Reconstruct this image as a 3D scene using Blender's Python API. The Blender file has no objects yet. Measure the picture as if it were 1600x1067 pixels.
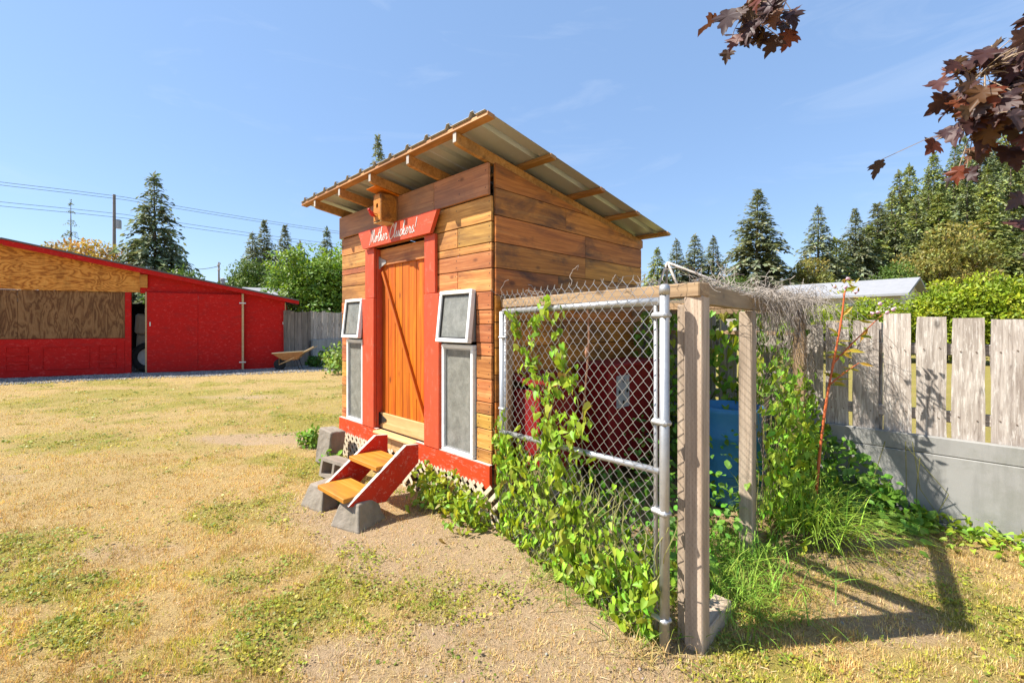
import bpy, math, random
import numpy as np
from mathutils import Vector, Matrix, Euler
R = math.radians
rng = np.random.default_rng(7)
rnd = random.Random(11)
SC = bpy.context.scene
COL = SC.collection

# ------------------------------------------------------------------ camera
cam_d = bpy.data.cameras.new('camera')
cam = bpy.data.objects.new('camera', cam_d); COL.objects.link(cam)
cam.location = (0, 0, 1.6); cam.rotation_euler = (R(90), 0, 0)
cam_d.sensor_width = 36; cam_d.lens = 36 * 694 / 1600
cam_d.shift_y = -26.5 / 1600
cam_d.clip_start = .05; cam_d.clip_end = 2000
SC.camera = cam

# ------------------------------------------------------------------ world and sun
SUN_TO = Vector((-.639, -.07, .766)).normalized()          # direction towards the sun
W = bpy.data.worlds.new('World'); SC.world = W; W.use_nodes = True
wn = W.node_tree.nodes; wl = W.node_tree.links; wn.clear()
sky = wn.new('ShaderNodeTexSky'); sky.sky_type = 'NISHITA'; sky.sun_disc = False
sky.sun_elevation = math.asin(SUN_TO.z); sky.sun_rotation = math.atan2(SUN_TO.x, SUN_TO.y)
sky.altitude = 0; sky.air_density = 1.0; sky.dust_density = .35; sky.ozone_density = 2.2
tc = wn.new('ShaderNodeTexCoord'); mp = wn.new('ShaderNodeMapping'); mp.inputs['Scale'].default_value = (2.2, 2.2, 9)
mp.inputs['Rotation'].default_value = (R(6), R(-9), 0)
nz = wn.new('ShaderNodeTexNoise'); nz.inputs['Scale'].default_value = 1.7; nz.inputs['Detail'].default_value = 7; nz.inputs['Roughness'].default_value = .6; nz.inputs['Distortion'].default_value = .7
rp = wn.new('ShaderNodeValToRGB'); rp.color_ramp.elements[0].position = .56; rp.color_ramp.elements[1].position = .95
rp.color_ramp.elements[1].color = (.28, .28, .28, 1)
mx = wn.new('ShaderNodeMix'); mx.data_type = 'RGBA'; mx.inputs[7].default_value = (3.6, 4.0, 4.6, 1)
bg = wn.new('ShaderNodeBackground'); bg.inputs['Strength'].default_value = .128
wo = wn.new('ShaderNodeOutputWorld')
wl.new(tc.outputs['Generated'], mp.inputs['Vector']); wl.new(mp.outputs[0], nz.inputs['Vector']); wl.new(nz.outputs['Fac'], rp.inputs[0])
even = wn.new('ShaderNodeMix'); even.data_type = 'RGBA'; even.inputs[0].default_value = .6; even.inputs[7].default_value = (1.22, 2.0, 3.45, 1)
wl.new(sky.outputs[0], even.inputs[6]); wl.new(rp.outputs[0], mx.inputs[0]); wl.new(even.outputs[2], mx.inputs[6]); wl.new(mx.outputs[2], bg.inputs[0]); wl.new(bg.outputs[0], wo.inputs[0])
sd = bpy.data.lights.new('sun', 'SUN'); sd.energy = 5.0; sd.angle = R(.53); sd.color = (1, .95, .86)
sun = bpy.data.objects.new('sun', sd); COL.objects.link(sun)
sun.rotation_euler = (-SUN_TO).to_track_quat('-Z', 'Y').to_euler()
vs = SC.view_settings; vs.view_transform = 'Standard'; vs.look = 'None'; vs.gamma = 1; vs.use_curve_mapping = False; vs.exposure = 1.0
SC.cycles.max_bounces = 8; SC.cycles.transparent_max_bounces = 12; SC.cycles.use_denoising = True

# ------------------------------------------------------------------ materials
MATS = {}
class NT:
    def __init__(s, name):
        s.m = bpy.data.materials.new(name); s.m.use_nodes = True; s.t = s.m.node_tree; s.t.nodes.clear()
        s.out = s.n('ShaderNodeOutputMaterial'); MATS[name] = s.m
    def n(s, typ, **kw):
        nd = s.t.nodes.new(typ)
        for k, v in kw.items(): setattr(nd, k, v)
        return nd
    def set(s, sock, v):
        if hasattr(v, 'is_output'): s.t.links.new(v, sock)
        elif v is not None:
            try: sock.default_value = v
            except Exception: sock.default_value = (*v, 1)
    def noise(s, vec, scale=5, detail=4, rough=.55, dist=0):
        nd = s.n('ShaderNodeTexNoise'); s.set(nd.inputs['Vector'], vec)
        for k, v in (('Scale', scale), ('Detail', detail), ('Roughness', rough), ('Distortion', dist)): nd.inputs[k].default_value = v
        return nd.outputs['Fac']
    def vmul(s, vec, k):
        nd = s.n('ShaderNodeVectorMath', operation='MULTIPLY'); s.set(nd.inputs[0], vec); nd.inputs[1].default_value = k; return nd.outputs[0]
    def vadd(s, a, b):
        nd = s.n('ShaderNodeVectorMath', operation='ADD'); s.set(nd.inputs[0], a); s.set(nd.inputs[1], b); return nd.outputs[0]
    def math(s, op, a, b=0.0, clamp=False):
        nd = s.n('ShaderNodeMath', operation=op, use_clamp=clamp); s.set(nd.inputs[0], a); s.set(nd.inputs[1], b); return nd.outputs[0]
    def ramp(s, fac, stops):
        nd = s.n('ShaderNodeValToRGB'); s.set(nd.inputs[0], fac); cr = nd.color_ramp
        while len(cr.elements) < len(stops): cr.elements.new(.5)
        for e, (p, c) in zip(cr.elements, stops):
            e.position = p; e.color = (c, c, c, 1) if isinstance(c, (int, float)) else (*c, 1)
        return nd.outputs[0]
    def mix(s, f, a, b, typ='MIX'):
        nd = s.n('ShaderNodeMix', data_type='RGBA', blend_type=typ); s.set(nd.inputs[0], f); s.set(nd.inputs[6], a); s.set(nd.inputs[7], b); return nd.outputs[2]
    def obj(s): return s.n('ShaderNodeTexCoord').outputs['Object']
    def rand(s): return s.n('ShaderNodeObjectInfo').outputs['Random']
    def robj(s):
        k = s.math('MULTIPLY', s.rand(), 61.7); c = s.n('ShaderNodeCombineXYZ')
        for i in range(3): s.set(c.inputs[i], k)
        return s.vadd(s.obj(), c.outputs[0])
    def bump(s, h, st=.3, d=.01):
        nd = s.n('ShaderNodeBump'); nd.inputs['Strength'].default_value = st; nd.inputs['Distance'].default_value = d; s.set(nd.inputs['Height'], h); return nd.outputs[0]
    def bsdf(s, col, rough=.7, metal=0, bump=None, spec=.4, out=True):
        b = s.n('ShaderNodeBsdfPrincipled'); s.set(b.inputs['Base Color'], col); s.set(b.inputs['Roughness'], rough); s.set(b.inputs['Metallic'], metal)
        b.inputs['Specular IOR Level'].default_value = spec
        if bump is not None: s.t.links.new(bump, b.inputs['Normal'])
        if out: s.t.links.new(b.outputs[0], s.out.inputs[0])
        return b

def wood(name, dark, mid, light, stain=.0, stain_col=(.03, .02, .015), rough=.6, grain=34, knots=True, var=.35, bumpst=.35, len_s=1.3, hue=.012, incise=False, flake=0):
    s = NT(name); v = s.robj()
    g = s.noise(s.vmul(v, (len_s, grain, grain)), 1, 6, .6, .8)
    fine = s.noise(s.vmul(v, (6, 190, 190)), 1, 2)
    c = s.ramp(s.math('ADD', s.math('MULTIPLY', g, .8), s.math('MULTIPLY', fine, .2)), [(.3, dark), (.5, mid), (.68, light)])
    big = s.noise(s.vmul(v, (1.6, 4, 4)), 1, 5, .65, .5)
    if stain: c = s.mix(s.math('MULTIPLY', s.ramp(big, [(.46, 0.), (.66, 1.)]), stain), c, stain_col)
    if knots:
        vo = s.n('ShaderNodeTexVoronoi'); s.set(vo.inputs['Vector'], s.vmul(v, (2.6, 5.2, 5.2))); vo.inputs['Scale'].default_value = 1.1
        k = s.ramp(vo.outputs['Distance'], [(.06, 1.), (.14, 0.)])
        c = s.mix(s.math('MULTIPLY', k, .75), c, tuple(x * .35 for x in dark))
    if flake:
        fl = s.noise(s.vmul(v, (7, 60, 60)), 1, 7, .75, .3); c = s.mix(s.math('MULTIPLY', s.ramp(fl, [(.53, 0.), (.60, 1.)]), flake), c, (.68, .64, .58)); c = s.mix(s.math('MULTIPLY', s.ramp(fl, [(.36, 1.), (.43, 0.)]), flake), c, (.13, .10, .08))
    if incise:
        sx = s.n('ShaderNodeSeparateXYZ'); s.set(sx.inputs[0], s.obj()); wv = s.math('MULTIPLY', s.math('ADD', sx.outputs[1], sx.outputs[2]), 78); row = s.math('FLOOR', wv)
        a1 = s.math('LESS_THAN', s.math('FRACT', wv), .28); b1 = s.math('LESS_THAN', s.math('FRACT', s.math('ADD', s.math('MULTIPLY', sx.outputs[0], 31), s.math('MULTIPLY', row, .618))), .32)
        c = s.mix(s.math('MULTIPLY', s.math('MULTIPLY', s.math('MULTIPLY', a1, b1), s.noise(s.obj(), 9, 2)), .65), c, (.16, .11, .07))
    hs = s.n('ShaderNodeHueSaturation'); s.set(hs.inputs['Color'], c)
    s.set(hs.inputs['Value'], s.math('ADD', s.math('MULTIPLY', s.rand(), var), 1 - var / 2)); hs.inputs['Saturation'].default_value = 1.06; s.set(hs.inputs['Hue'], s.math('ADD', s.math('MULTIPLY', s.math('FRACT', s.math('MULTIPLY', s.rand(), 7.3)), hue), .5 - hue * .5))
    s.bsdf(hs.outputs[0], rough, 0, s.bump(g, bumpst, .004))
def paint(name, col, under, wear=.5, rough=.5, var=.12):
    s = NT(name); v = s.robj()
    n1 = s.noise(s.vmul(v, (4.5, 7, 7)), 2.2, 9, .78, .3); n2 = s.noise(s.vmul(v, (5, 60, 60)), 1, 5, .6)
    m = s.ramp(s.math('ADD', s.math('MULTIPLY', n1, .7), s.math('MULTIPLY', n2, .3)), [(.535, 0.), (.60, wear)])
    dirt = s.noise(s.vmul(v, (1.2, 3, 3)), 2.2, 7, .7, .3)
    sh = s.mix(s.math('MULTIPLY', s.noise(v, 3, 5), .8), tuple(x * (1 + var) for x in col), tuple(x * (1 - 2 * var) for x in col))
    c = s.mix(s.ramp(dirt, [(.5, 0.), (.72, .5)]), s.mix(m, sh, under), tuple(x * .45 + .02 for x in col)); s.bsdf(c, rough, 0, s.bump(s.math('ADD', n2, m), .35, .003), .22)
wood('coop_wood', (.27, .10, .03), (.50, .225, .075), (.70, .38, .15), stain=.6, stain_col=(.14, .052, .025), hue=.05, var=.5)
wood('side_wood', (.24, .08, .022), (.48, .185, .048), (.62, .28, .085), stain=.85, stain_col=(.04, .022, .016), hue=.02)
wood('gable_wood', (.26, .105, .055), (.40, .18, .09), (.50, .25, .13), stain=.5, stain_col=(.14, .08, .06))
wood('door_wood', (.30, .055, .008), (.53, .135, .016), (.65, .22, .032), stain=.15, stain_col=(.16, .05, .012), var=.4)
wood('door_rail_wood', (.42, .24, .10), (.60, .38, .18), (.70, .48, .26), stain=.3, stain_col=(.2, .1, .04))
wood('rafter_wood', (.27, .12, .04), (.44, .22, .08), (.54, .31, .13), stain=.5, stain_col=(.10, .05, .022))
wood('tread_wood', (.42, .145, .028), (.56, .22, .045), (.64, .30, .08), stain=.65, stain_col=(.25, .105, .04), knots=False)
wood('fir_post', (.27, .205, .145), (.42, .33, .245), (.55, .45, .345), stain=.5, stain_col=(.18, .14, .105), var=.2, incise=True)
wood('beam_wood', (.22, .14, .08), (.34, .23, .13), (.44, .31, .19), stain=.45, stain_col=(.13, .09, .06), var=.2)
wood('grey_fence', (.20, .165, .14), (.39, .34, .295), (.58, .52, .46), stain=.45, stain_col=(.20, .16, .13), var=.4, flake=.55, grain=48, rough=.9, bumpst=.9, len_s=2.4)
wood('shaded_fence', (.12, .095, .08), (.21, .17, .14), (.30, .25, .21), stain=.5, stain_col=(.08, .065, .055), grain=22, rough=.9)
wood('grey_stick', (.36, .31, .26), (.46, .41, .36), (.55, .5, .44), grain=30, knots=False)
wood('raw_edge', (.42, .27, .14), (.52, .36, .2), (.6, .43, .26), grain=20, knots=False)
def plywood(name, a, b, c, scale=1.0, rough=.75, vec=(.55, 1, 1.5), nring=13):
    s = NT(name); v = s.robj()
    d = s.noise(s.vmul(v, vec), 1.5 * scale, 3, .5, .6)
    rings = s.math('PINGPONG', s.math('MULTIPLY', d, nring), .5)
    fine = s.noise(s.vmul(v, tuple(8 * q for q in vec)), 4, 5, .65)
    f = s.math('ADD', s.math('MULTIPLY', rings, 1.1), s.math('MULTIPLY', fine, .5))
    col = s.ramp(f, [(.25, a), (.5, b), (.8, c)])
    streak = s.noise(s.vmul(v, (2.4, 2, .7)), 1.6, 6, .7)
    col = s.mix(s.ramp(streak, [(.5, 0.), (.78, .6)]), col, tuple(x * .5 for x in a))
    s.bsdf(col, rough, 0, s.bump(f, .2, .004), .2)
plywood('ply_orange', (.34, .11, .02), (.64, .25, .045), (.74, .34, .075))
plywood('ply_brown', (.12, .05, .02), (.22, .105, .042), (.29, .155, .065), 1.5, .75, (2.2, 1, .55), 6)
paint('coop_red', (.57, .058, .016), (.46, .26, .19), .8)
paint('trim_red', (.58, .082, .034), (.46, .15, .09), .75)
paint('stair_red', (.56, .028, .012), (.62, .3, .24), .55)
paint('shed_red', (.52, .010, .007), (.68, .075, .06), .7, .8)
paint('box_red', (.23, .010, .012), (.2, .04, .03), .3)
paint('white_worn', (.60, .50, .43), (.42, .16, .10), .9)
paint('cream', (.66, .55, .40), (.50, .40, .27), .4, .6)
paint('white_vinyl', (.80, .80, .78), (.66, .64, .60), .3, .35, .03)
paint('letter_white', (.82, .80, .78), (.7, .55, .5), .5)
def simple(name, col, rough=.6, metal=0, nscale=8, amt=.35, bump=.2, spec=.4):
    s = NT(name); v = s.robj(); f = s.noise(v, nscale, 6, .65)
    s.bsdf(s.mix(f, tuple(x * (1 - amt) for x in col), tuple(min(1, x * (1 + amt)) for x in col)), rough, metal, s.bump(f, bump, .006) if bump else None, spec)
simple('galvanised', (.44, .44, .44), .48, .7, 30, .25, .1)
simple('wire_steel', (.52, .52, .52), .42, .8, 12, .2, 0)
simple('sheet_metal', (.50, .53, .56), .45, .45, 5, .15, .05)
simple('black_iron', (.03, .028, .026), .5, .3)
simple('white_metal_bit', (.6, .6, .6), .4, .6)
simple('rusty_wire', (.17, .12, .09), .8, .2, 10, .4, 0)
simple('dead_vine', (.33, .285, .245), .95, 0, 9, .5, 0)
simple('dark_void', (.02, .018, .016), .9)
simple('interior', (.10, .07, .05), .9)
simple('slit_block', (.07, .045, .03), .9)
simple('tarp', (.42, .36, .28), .7, 0, 3, .3)
simple('rubber', (.022, .022, .022), .8)
simple('pale_rim', (.52, .5, .47), .5)
simple('roof_dark', (.11, .105, .10), .8, 0, 6, .4)
simple('roof_grey', (.27, .27, .28), .8, 0, 4, .2)
simple('house_cream', (.60, .54, .46), .8, 0, 2, .1)
simple('house_grey', (.36, .35, .36), .8, 0, 2, .1)
simple('dark_glass', (.03, .035, .04), .15, 0, 2, .1, 0)
simple('pole_wood', (.24, .20, .165), .9, 0, 5, .3)
simple('cable', (.10, .10, .11), .6, 0, 3, .1, 0)
simple('trunk_bark', (.13, .095, .07), .95, 0, 6, .45, .6)
simple('twig_brown', (.36, .26, .17), .8, 0, 20, .3)
simple('rusty_rope', (.30, .15, .09), .9, 0, 30, .5)
simple('balsam_stem', (.52, .12, .035), .5, 0, 12, .35)
simple('vine_stem', (.23, .22, .07), .8, 0, 20, .4)
simple('pink_petal', (.72, .42, .52), .6, 0, 20, .2, 0)
simple('rust_tray', (.34, .17, .07), .75, .1, 14, .6, .3)
simple('bird_red', (.62, .03, .03), .5)
simple('hay', (.42, .33, .2), .9, 0, 20, .5)
simple('old_steel', (.42, .40, .37), .55, .5, 14, .35)
def concrete(name, a, b, scale=6):
    s = NT(name); v = s.robj(); f = s.noise(v, scale, 8, .7); sp = s.noise(v, 170, 2); st = s.noise(s.vmul(v, (7, 7, .8)), 1, 5, .6)
    c = s.mix(f, a, b); c = s.mix(s.ramp(st, [(.45, 0.), (.72, .65)]), c, tuple(x * .58 for x in a)); c = s.mix(s.ramp(s.noise(v, 1.3, 8, .75), [(.52, 0.), (.66, .5)]), c, tuple(x * f for x, f in zip(a, (.70, .74, .62))))
    c = s.mix(s.math('MULTIPLY', sp, .25), c, tuple(x * .45 for x in a))
    s.bsdf(c, .9, 0, s.bump(s.math('ADD', sp, f), .3, .004))
concrete('concrete_block', (.24, .20, .155), (.36, .31, .25), 9)
concrete('concrete_wall', (.27, .26, .24), (.40, .39, .365), 2.2)
# glass with dust
s = NT('dusty_glass'); v = s.robj()
f = s.noise(v, 9, 9, .75, .4); f2 = s.noise(v, 60, 3, .6)
d = s.n('ShaderNodeBsdfPrincipled'); s.set(d.inputs['Base Color'], s.mix(f, (.17, .168, .145), (.42, .415, .37))); d.inputs['Roughness'].default_value = .3; d.inputs['Specular IOR Level'].default_value = .6
tr = s.n('ShaderNodeBsdfTransparent'); tr.inputs[0].default_value = (.8, .83, .8, 1)
ms = s.n('ShaderNodeMixShader'); s.set(ms.inputs[0], s.ramp(s.math('ADD', s.math('MULTIPLY', f, .7), s.math('MULTIPLY', f2, .3)), [(.3, .40), (.7, .85)]))
s.t.links.new(tr.outputs[0], ms.inputs[1]); s.t.links.new(d.outputs[0], ms.inputs[2]); s.t.links.new(ms.outputs[0], s.out.inputs[0])
# foliage: colour comes from the attribute 'col' (joined) or from the object's random value (single leaves)
def leafmat(name, cols=None, trans=.35, rough=.5, noise_scale=None):
    s = NT(name)
    if cols: c = s.ramp(s.rand(), [(i / (len(cols) - 1), q) for i, q in enumerate(cols)])
    else:
        a = s.n('ShaderNodeAttribute'); a.attribute_name = 'col'; c = a.outputs['Color']
    if cols:
        f = s.noise(s.robj(), 40, 3); c = s.mix(s.math('MULTIPLY', f, .4), c, tuple(x * .45 for x in cols[0]))
    b = s.bsdf(c, rough, 0, None, .35, out=False)
    t = s.n('ShaderNodeBsdfTranslucent'); s.set(t.inputs[0], s.mix(1, c, (1.25, 1.15, .7), 'MULTIPLY'))
    m = s.n('ShaderNodeMixShader'); m.inputs[0].default_value = trans
    s.t.links.new(b.outputs[0], m.inputs[1]); s.t.links.new(t.outputs[0], m.inputs[2]); s.t.links.new(m.outputs[0], s.out.inputs[0])
leafmat('foliage', None, .3)
leafmat('needles', None, .3, .7)
leafmat('grass', None, .3, .75)
leafmat('vine_leaf', [(.28, .42, .03), (.40, .52, .035), (.52, .60, .05), (.15, .30, .03), (.40, .52, .04), (.56, .54, .05), (.24, .40, .03), (.44, .55, .06), (.16, .30, .03), (.38, .50, .04), (.34, .20, .07)], .42)
leafmat('bush_leaf', [(.09, .22, .03), (.18, .34, .04), (.13, .29, .03), (.26, .42, .05)], .35)
leafmat('maple_leaf', [(.065, .036, .042), (.10, .036, .024), (.09, .058, .068), (.24, .055, .02), (.13, .075, .028), (.105, .066, .076), (.07, .04, .038), (.19, .085, .024)], .4, .5)
leafmat('balsam_leaf', [(.20, .32, .03), (.36, .42, .04), (.58, .40, .04), (.52, .26, .04)], .4)
# ground: colour by cover attribute plus fine clutter
s = NT('ground'); v = s.obj()
a = s.n('ShaderNodeAttribute'); a.attribute_name = 'cover'; sp = s.n('ShaderNodeSeparateColor'); s.set(sp.inputs[0], a.outputs['Color'])
n1 = s.noise(v, 1.7, 8, .65); n2 = s.noise(v, 28, 6, .7); n3 = s.noise(v, 130, 4, .7)
dirt = s.mix(n2, (.33, .225, .125), (.52, .375, .225)); dirt = s.mix(s.ramp(n3, [(.52, 0.), (.7, .75)]), dirt, (.22, .145, .09)); dirt = s.mix(s.ramp(n3, [(.28, .7), (.42, 0.)]), dirt, (.55, .43, .30))
straw = s.mix(n2, (.34, .225, .085), (.62, .45, .20)); straw = s.mix(s.ramp(n3, [(.47, 0.), (.64, .8)]), straw, (.17, .105, .045))
green = s.mix(n2, (.20, .17, .04), (.42, .34, .09)); green = s.mix(s.ramp(n3, [(.5, 0.), (.68, .6)]), green, (.09, .09, .02))
grav = s.mix(n3, (.17, .16, .16), (.48, .46, .45))
jit = s.math('MULTIPLY', s.math('SUBTRACT', n2, .5), .9)
def sharp(x): return s.ramp(s.math('ADD', x, jit), [(.3, 0.), (.7, 1.)])
c = s.mix(sharp(sp.outputs[0]), straw, green); c = s.mix(sharp(sp.outputs[1]), c, dirt); c = s.mix(sharp(sp.outputs[2]), c, grav)
c = s.mix(s.math('MULTIPLY', n1, .35), c, s.mix(1, c, (.62, .58, .55), 'MULTIPLY'))
s.bsdf(c, .95, 0, s.bump(s.math('ADD', n2, s.math('MULTIPLY', n3, .6)), .8, .03), .15)
simple('hill_earth', (.07, .085, .035), .95, 0, .3, .3)
simple('stone', (.36, .34, .33), .9, 0, 9, .5, .3)
# blue plastic
s = NT('blue_plastic'); f = s.noise(s.robj(), 7, 6, .65); s.bsdf(s.mix(f, (.025, .16, .36), (.05, .25, .47)), .45, 0, s.bump(f, .08, .004))

# ------------------------------------------------------------------ mesh helpers
class MB:
    def __init__(s): s.v = []; s.f = []
    def add(s, vs, fs):
        o = len(s.v); s.v += [tuple(x) for x in vs]; s.f += [tuple(i + o for i in q) for q in fs]
    def box(s, lo, hi):
        x0, y0, z0 = lo; x1, y1, z1 = hi
        s.add([(x0, y0, z0), (x1, y0, z0), (x1, y1, z0), (x0, y1, z0), (x0, y0, z1), (x1, y0, z1), (x1, y1, z1), (x0, y1, z1)],
              [(0, 3, 2, 1), (4, 5, 6, 7), (0, 1, 5, 4), (1, 2, 6, 5), (2, 3, 7, 6), (3, 0, 4, 7)])
    def cbox(s, lo, hi, c=.004):
        lo = np.array(lo, float); hi = np.array(hi, float); c = min(c, (hi - lo).min() * .4); idx = {}; vs = []
        for sx in (0, 1):
            for sy in (0, 1):
                for sz in (0, 1):
                    S = (sx, sy, sz)
                    for ax in range(3):
                        p = [(hi[i] - (0 if i == ax else c)) if S[i] else (lo[i] + (0 if i == ax else c)) for i in range(3)]
                        idx[(S, ax)] = len(vs); vs.append(p)
        fs = []
        for ax in range(3):
            o = [i for i in range(3) if i != ax]
            for d in (0, 1):
                q = []
                for a, b in ((0, 0), (1, 0), (1, 1), (0, 1)):
                    S = [0, 0, 0]; S[ax] = d; S[o[0]] = a; S[o[1]] = b; q.append(idx[(tuple(S), ax)])
                flip = (d == 0) ^ (ax == 1)
                fs.append(tuple(q[::-1] if flip else q))
        for ax in range(3):
            o = [i for i in range(3) if i != ax]
            for a in (0, 1):
                for b in (0, 1):
                    S0 = [0, 0, 0]; S0[o[0]] = a; S0[o[1]] = b; S1 = list(S0); S1[ax] = 1
                    fs.append((idx[(tuple(S0), o[0])], idx[(tuple(S1), o[0])], idx[(tuple(S1), o[1])], idx[(tuple(S0), o[1])]))
        for sx in (0, 1):
            for sy in (0, 1):
                for sz in (0, 1): fs.append(tuple(idx[((sx, sy, sz), a)] for a in range(3)))
        s.add(vs, fs)
    def tube(s, pts, r, n=6, cap=True):
        P = [Vector(p) for p in pts]; rs = r if isinstance(r, (list, tuple, np.ndarray)) else [r] * len(P)
        base = len(s.v); up = None
        for i, p in enumerate(P):
            t = (P[min(i + 1, len(P) - 1)] - P[max(i - 1, 0)])
            t = t.normalized() if t.length > 1e-9 else Vector((0, 0, 1))
            if up is None: up = t.orthogonal().normalized()
            else:
                up = up - t * up.dot(t); up = up.normalized() if up.length > 1e-6 else t.orthogonal().normalized()
            w = t.cross(up)
            for k in range(n):
                a = 2 * math.pi * k / n; s.v.append(tuple(p + (up * math.cos(a) + w * math.sin(a)) * rs[i]))
        for i in range(len(P) - 1):
            for k in range(n):
                a = base + i * n + k; b = base + i * n + (k + 1) % n; s.f.append((a, b, b + n, a + n))
        if cap:
            s.f.append(tuple(base + k for k in range(n))[::-1]); s.f.append(tuple(base + (len(P) - 1) * n + k for k in range(n)))
    def prism(s, poly, axis, lo, hi):
        n = len(poly)
        def P(a, b, t): return {'x': (t, a, b), 'y': (a, t, b), 'z': (a, b, t)}[axis]
        s.add([P(a, b, lo) for a, b in poly] + [P(a, b, hi) for a, b in poly],
              [tuple(range(n))[::-1], tuple(range(n, 2 * n))] + [(i, (i + 1) % n, n + (i + 1) % n, n + i) for i in range(n)])
    def lathe(s, prof, n=24, c=(0, 0, 0)):
        b = len(s.v)
        for r, z in prof:
            for k in range(n):
                a = 2 * math.pi * k / n; s.v.append((c[0] + r * math.cos(a), c[1] + r * math.sin(a), c[2] + z))
        for i in range(len(prof) - 1):
            for k in range(n): s.f.append((b + i * n + k, b + i * n + (k + 1) % n, b + (i + 1) * n + (k + 1) % n, b + (i + 1) * n + k))
        s.f.append(tuple(b + k for k in range(n))[::-1]); s.f.append(tuple(b + (len(prof) - 1) * n + k for k in range(n)))
    def mesh(s, name, mat, smooth=False):
        m = bpy.data.meshes.new(name); m.from_pydata(s.v, [], s.f); m.materials.append(MATS[mat])
        import bmesh
        bm = bmesh.new(); bm.from_mesh(m); bmesh.ops.recalc_face_normals(bm, faces=bm.faces); bm.to_mesh(m); bm.free()
        if smooth: m.shade_smooth()
        return m
    def obj(s, name, mat, parent=None, loc=(0, 0, 0), rot=(0, 0, 0), smooth=False):
        return put(name, s.mesh(name, mat, smooth), parent, loc, rot)
def put(name, mesh, parent=None, loc=(0, 0, 0), rot=(0, 0, 0), scale=None):
    o = bpy.data.objects.new(name, mesh); COL.objects.link(o); o.parent = parent; o.location = loc; o.rotation_euler = rot
    if scale is not None: o.scale = scale if hasattr(scale, '__len__') else (scale,) * 3
    return o
def tag(o, label, cat, group=None, kind=None):
    o['label'] = label; o['category'] = cat
    if group: o['group'] = group
    if kind: o['kind'] = kind
    return o
def struct(o): o['kind'] = 'structure'; return o
def thing(name, label, cat, loc=(0, 0, 0), rz=0, group=None):
    o = bpy.data.objects.new(name, None); COL.objects.link(o); o.location = loc; o.rotation_euler = (0, 0, rz); o.empty_display_size = .2
    return tag(o, label, cat, group)
def plank(name, parent, c, L, Wd, T, mat, rot=(0, 0, 0), ch=.004):
    """a board: length along its local x, thickness y, width z"""
    m = MB(); m.cbox((-L / 2, -T / 2, -Wd / 2), (L / 2, T / 2, Wd / 2), ch); return m.obj(name, mat, parent, c, rot)
VERT = (0, R(90), 0); SIDE = (0, 0, R(90))
def catmull(pts, n=6):
    P = [np.array(p, float) for p in pts]; P = [2 * P[0] - P[1]] + P + [2 * P[-1] - P[-2]]; out = []
    for i in range(1, len(P) - 2):
        for k in range(n):
            t = k / n; a, b, c, d = P[i - 1:i + 3]
            out.append(.5 * (2 * b + (c - a) * t + (2 * a - 5 * b + 4 * c - d) * t * t + (3 * b - a - 3 * c + d) * t ** 3))
    out.append(P[-2]); return out
def frames(normal, tip):
    """(N,3) normals and tip directions to (N,3,3) rotation matrices: y = tip, z = normal"""
    t = tip / (np.linalg.norm(tip, axis=1, keepdims=True) + 1e-9)
    n = normal - t * (normal * t).sum(1, keepdims=True); n /= (np.linalg.norm(n, axis=1, keepdims=True) + 1e-9)
    return np.stack([np.cross(t, n), t, n], axis=2)
def scatter(tmpl_v, tmpl_f, pos, rot, scale, col=None):
    """one joined mesh of many copies of a template, with point colours in 'col'"""
    tv = np.asarray(tmpl_v, float); N = len(pos); k = len(tv)
    sc = np.asarray(scale, float); sc = sc[:, None, None] if sc.ndim == 1 else sc[:, None, :]
    V = np.einsum('nij,nkj->nki', rot, tv[None] * sc) + pos[:, None, :]
    m = bpy.data.meshes.new('scatter')
    ls = [len(q) for q in tmpl_f]; flat = np.concatenate([np.array(q) for q in tmpl_f])
    m.vertices.add(N * k); m.vertices.foreach_set('co', V.astype(np.float32).ravel())
    m.loops.add(N * len(flat)); m.loops.foreach_set('vertex_index', (flat[None] + (np.arange(N) * k)[:, None]).astype(np.int32).ravel())
    lt = np.tile(ls, N); m.polygons.add(len(lt)); m.polygons.foreach_set('loop_start', np.concatenate([[0], np.cumsum(lt)[:-1]]).astype(np.int32))
    m.update(calc_edges=True)
    if col is not None:
        at = m.color_attributes.new('col', 'FLOAT_COLOR', 'POINT')
        c = np.ones((N, k, 4), np.float32); c[:, :, :3] = col[:, None, :]; at.data.foreach_set('color', c.ravel())
    return m
def joined(name, mesh, mat, parent=None):
    mesh.name = name; mesh.materials.append(MATS[mat]); return put(name, mesh, parent)
def unit(n): v = rng.normal(size=(n, 3)); return v / np.linalg.norm(v, axis=1, keepdims=True)
def tint(base, n, var=.25, hue=.1):
    b = np.array(base); return np.clip(b[None] * (1 + var * rng.normal(size=(n, 1))) * (1 + hue * rng.normal(size=(n, 3))), .004, .9)
def vnoise(x, y, sc, seed=0):
    x = np.asarray(x, float) * sc; y = np.asarray(y, float) * sc; xi = np.floor(x).astype(int); yi = np.floor(y).astype(int); fx = x - xi; fy = y - yi
    def h(a, b):
        q = np.sin(a * 127.1 + b * 311.7 + seed * 74.7) * 43758.5453; return q - np.floor(q)
    u = fx * fx * (3 - 2 * fx); w = fy * fy * (3 - 2 * fy)
    return (h(xi, yi) * (1 - u) + h(xi + 1, yi) * u) * (1 - w) + (h(xi, yi + 1) * (1 - u) + h(xi + 1, yi + 1) * u) * w
def fbm(x, y, sc, seed=0): return .55 * vnoise(x, y, sc, seed) + .3 * vnoise(x, y, sc * 2.3, seed + 1) + .15 * vnoise(x, y, sc * 5.1, seed + 2)
DIAMOND = ([(0, 0, 0), (.22, .5, .03), (0, 1, -.04), (-.22, .5, .03)], [(0, 1, 2), (0, 2, 3)])
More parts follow.
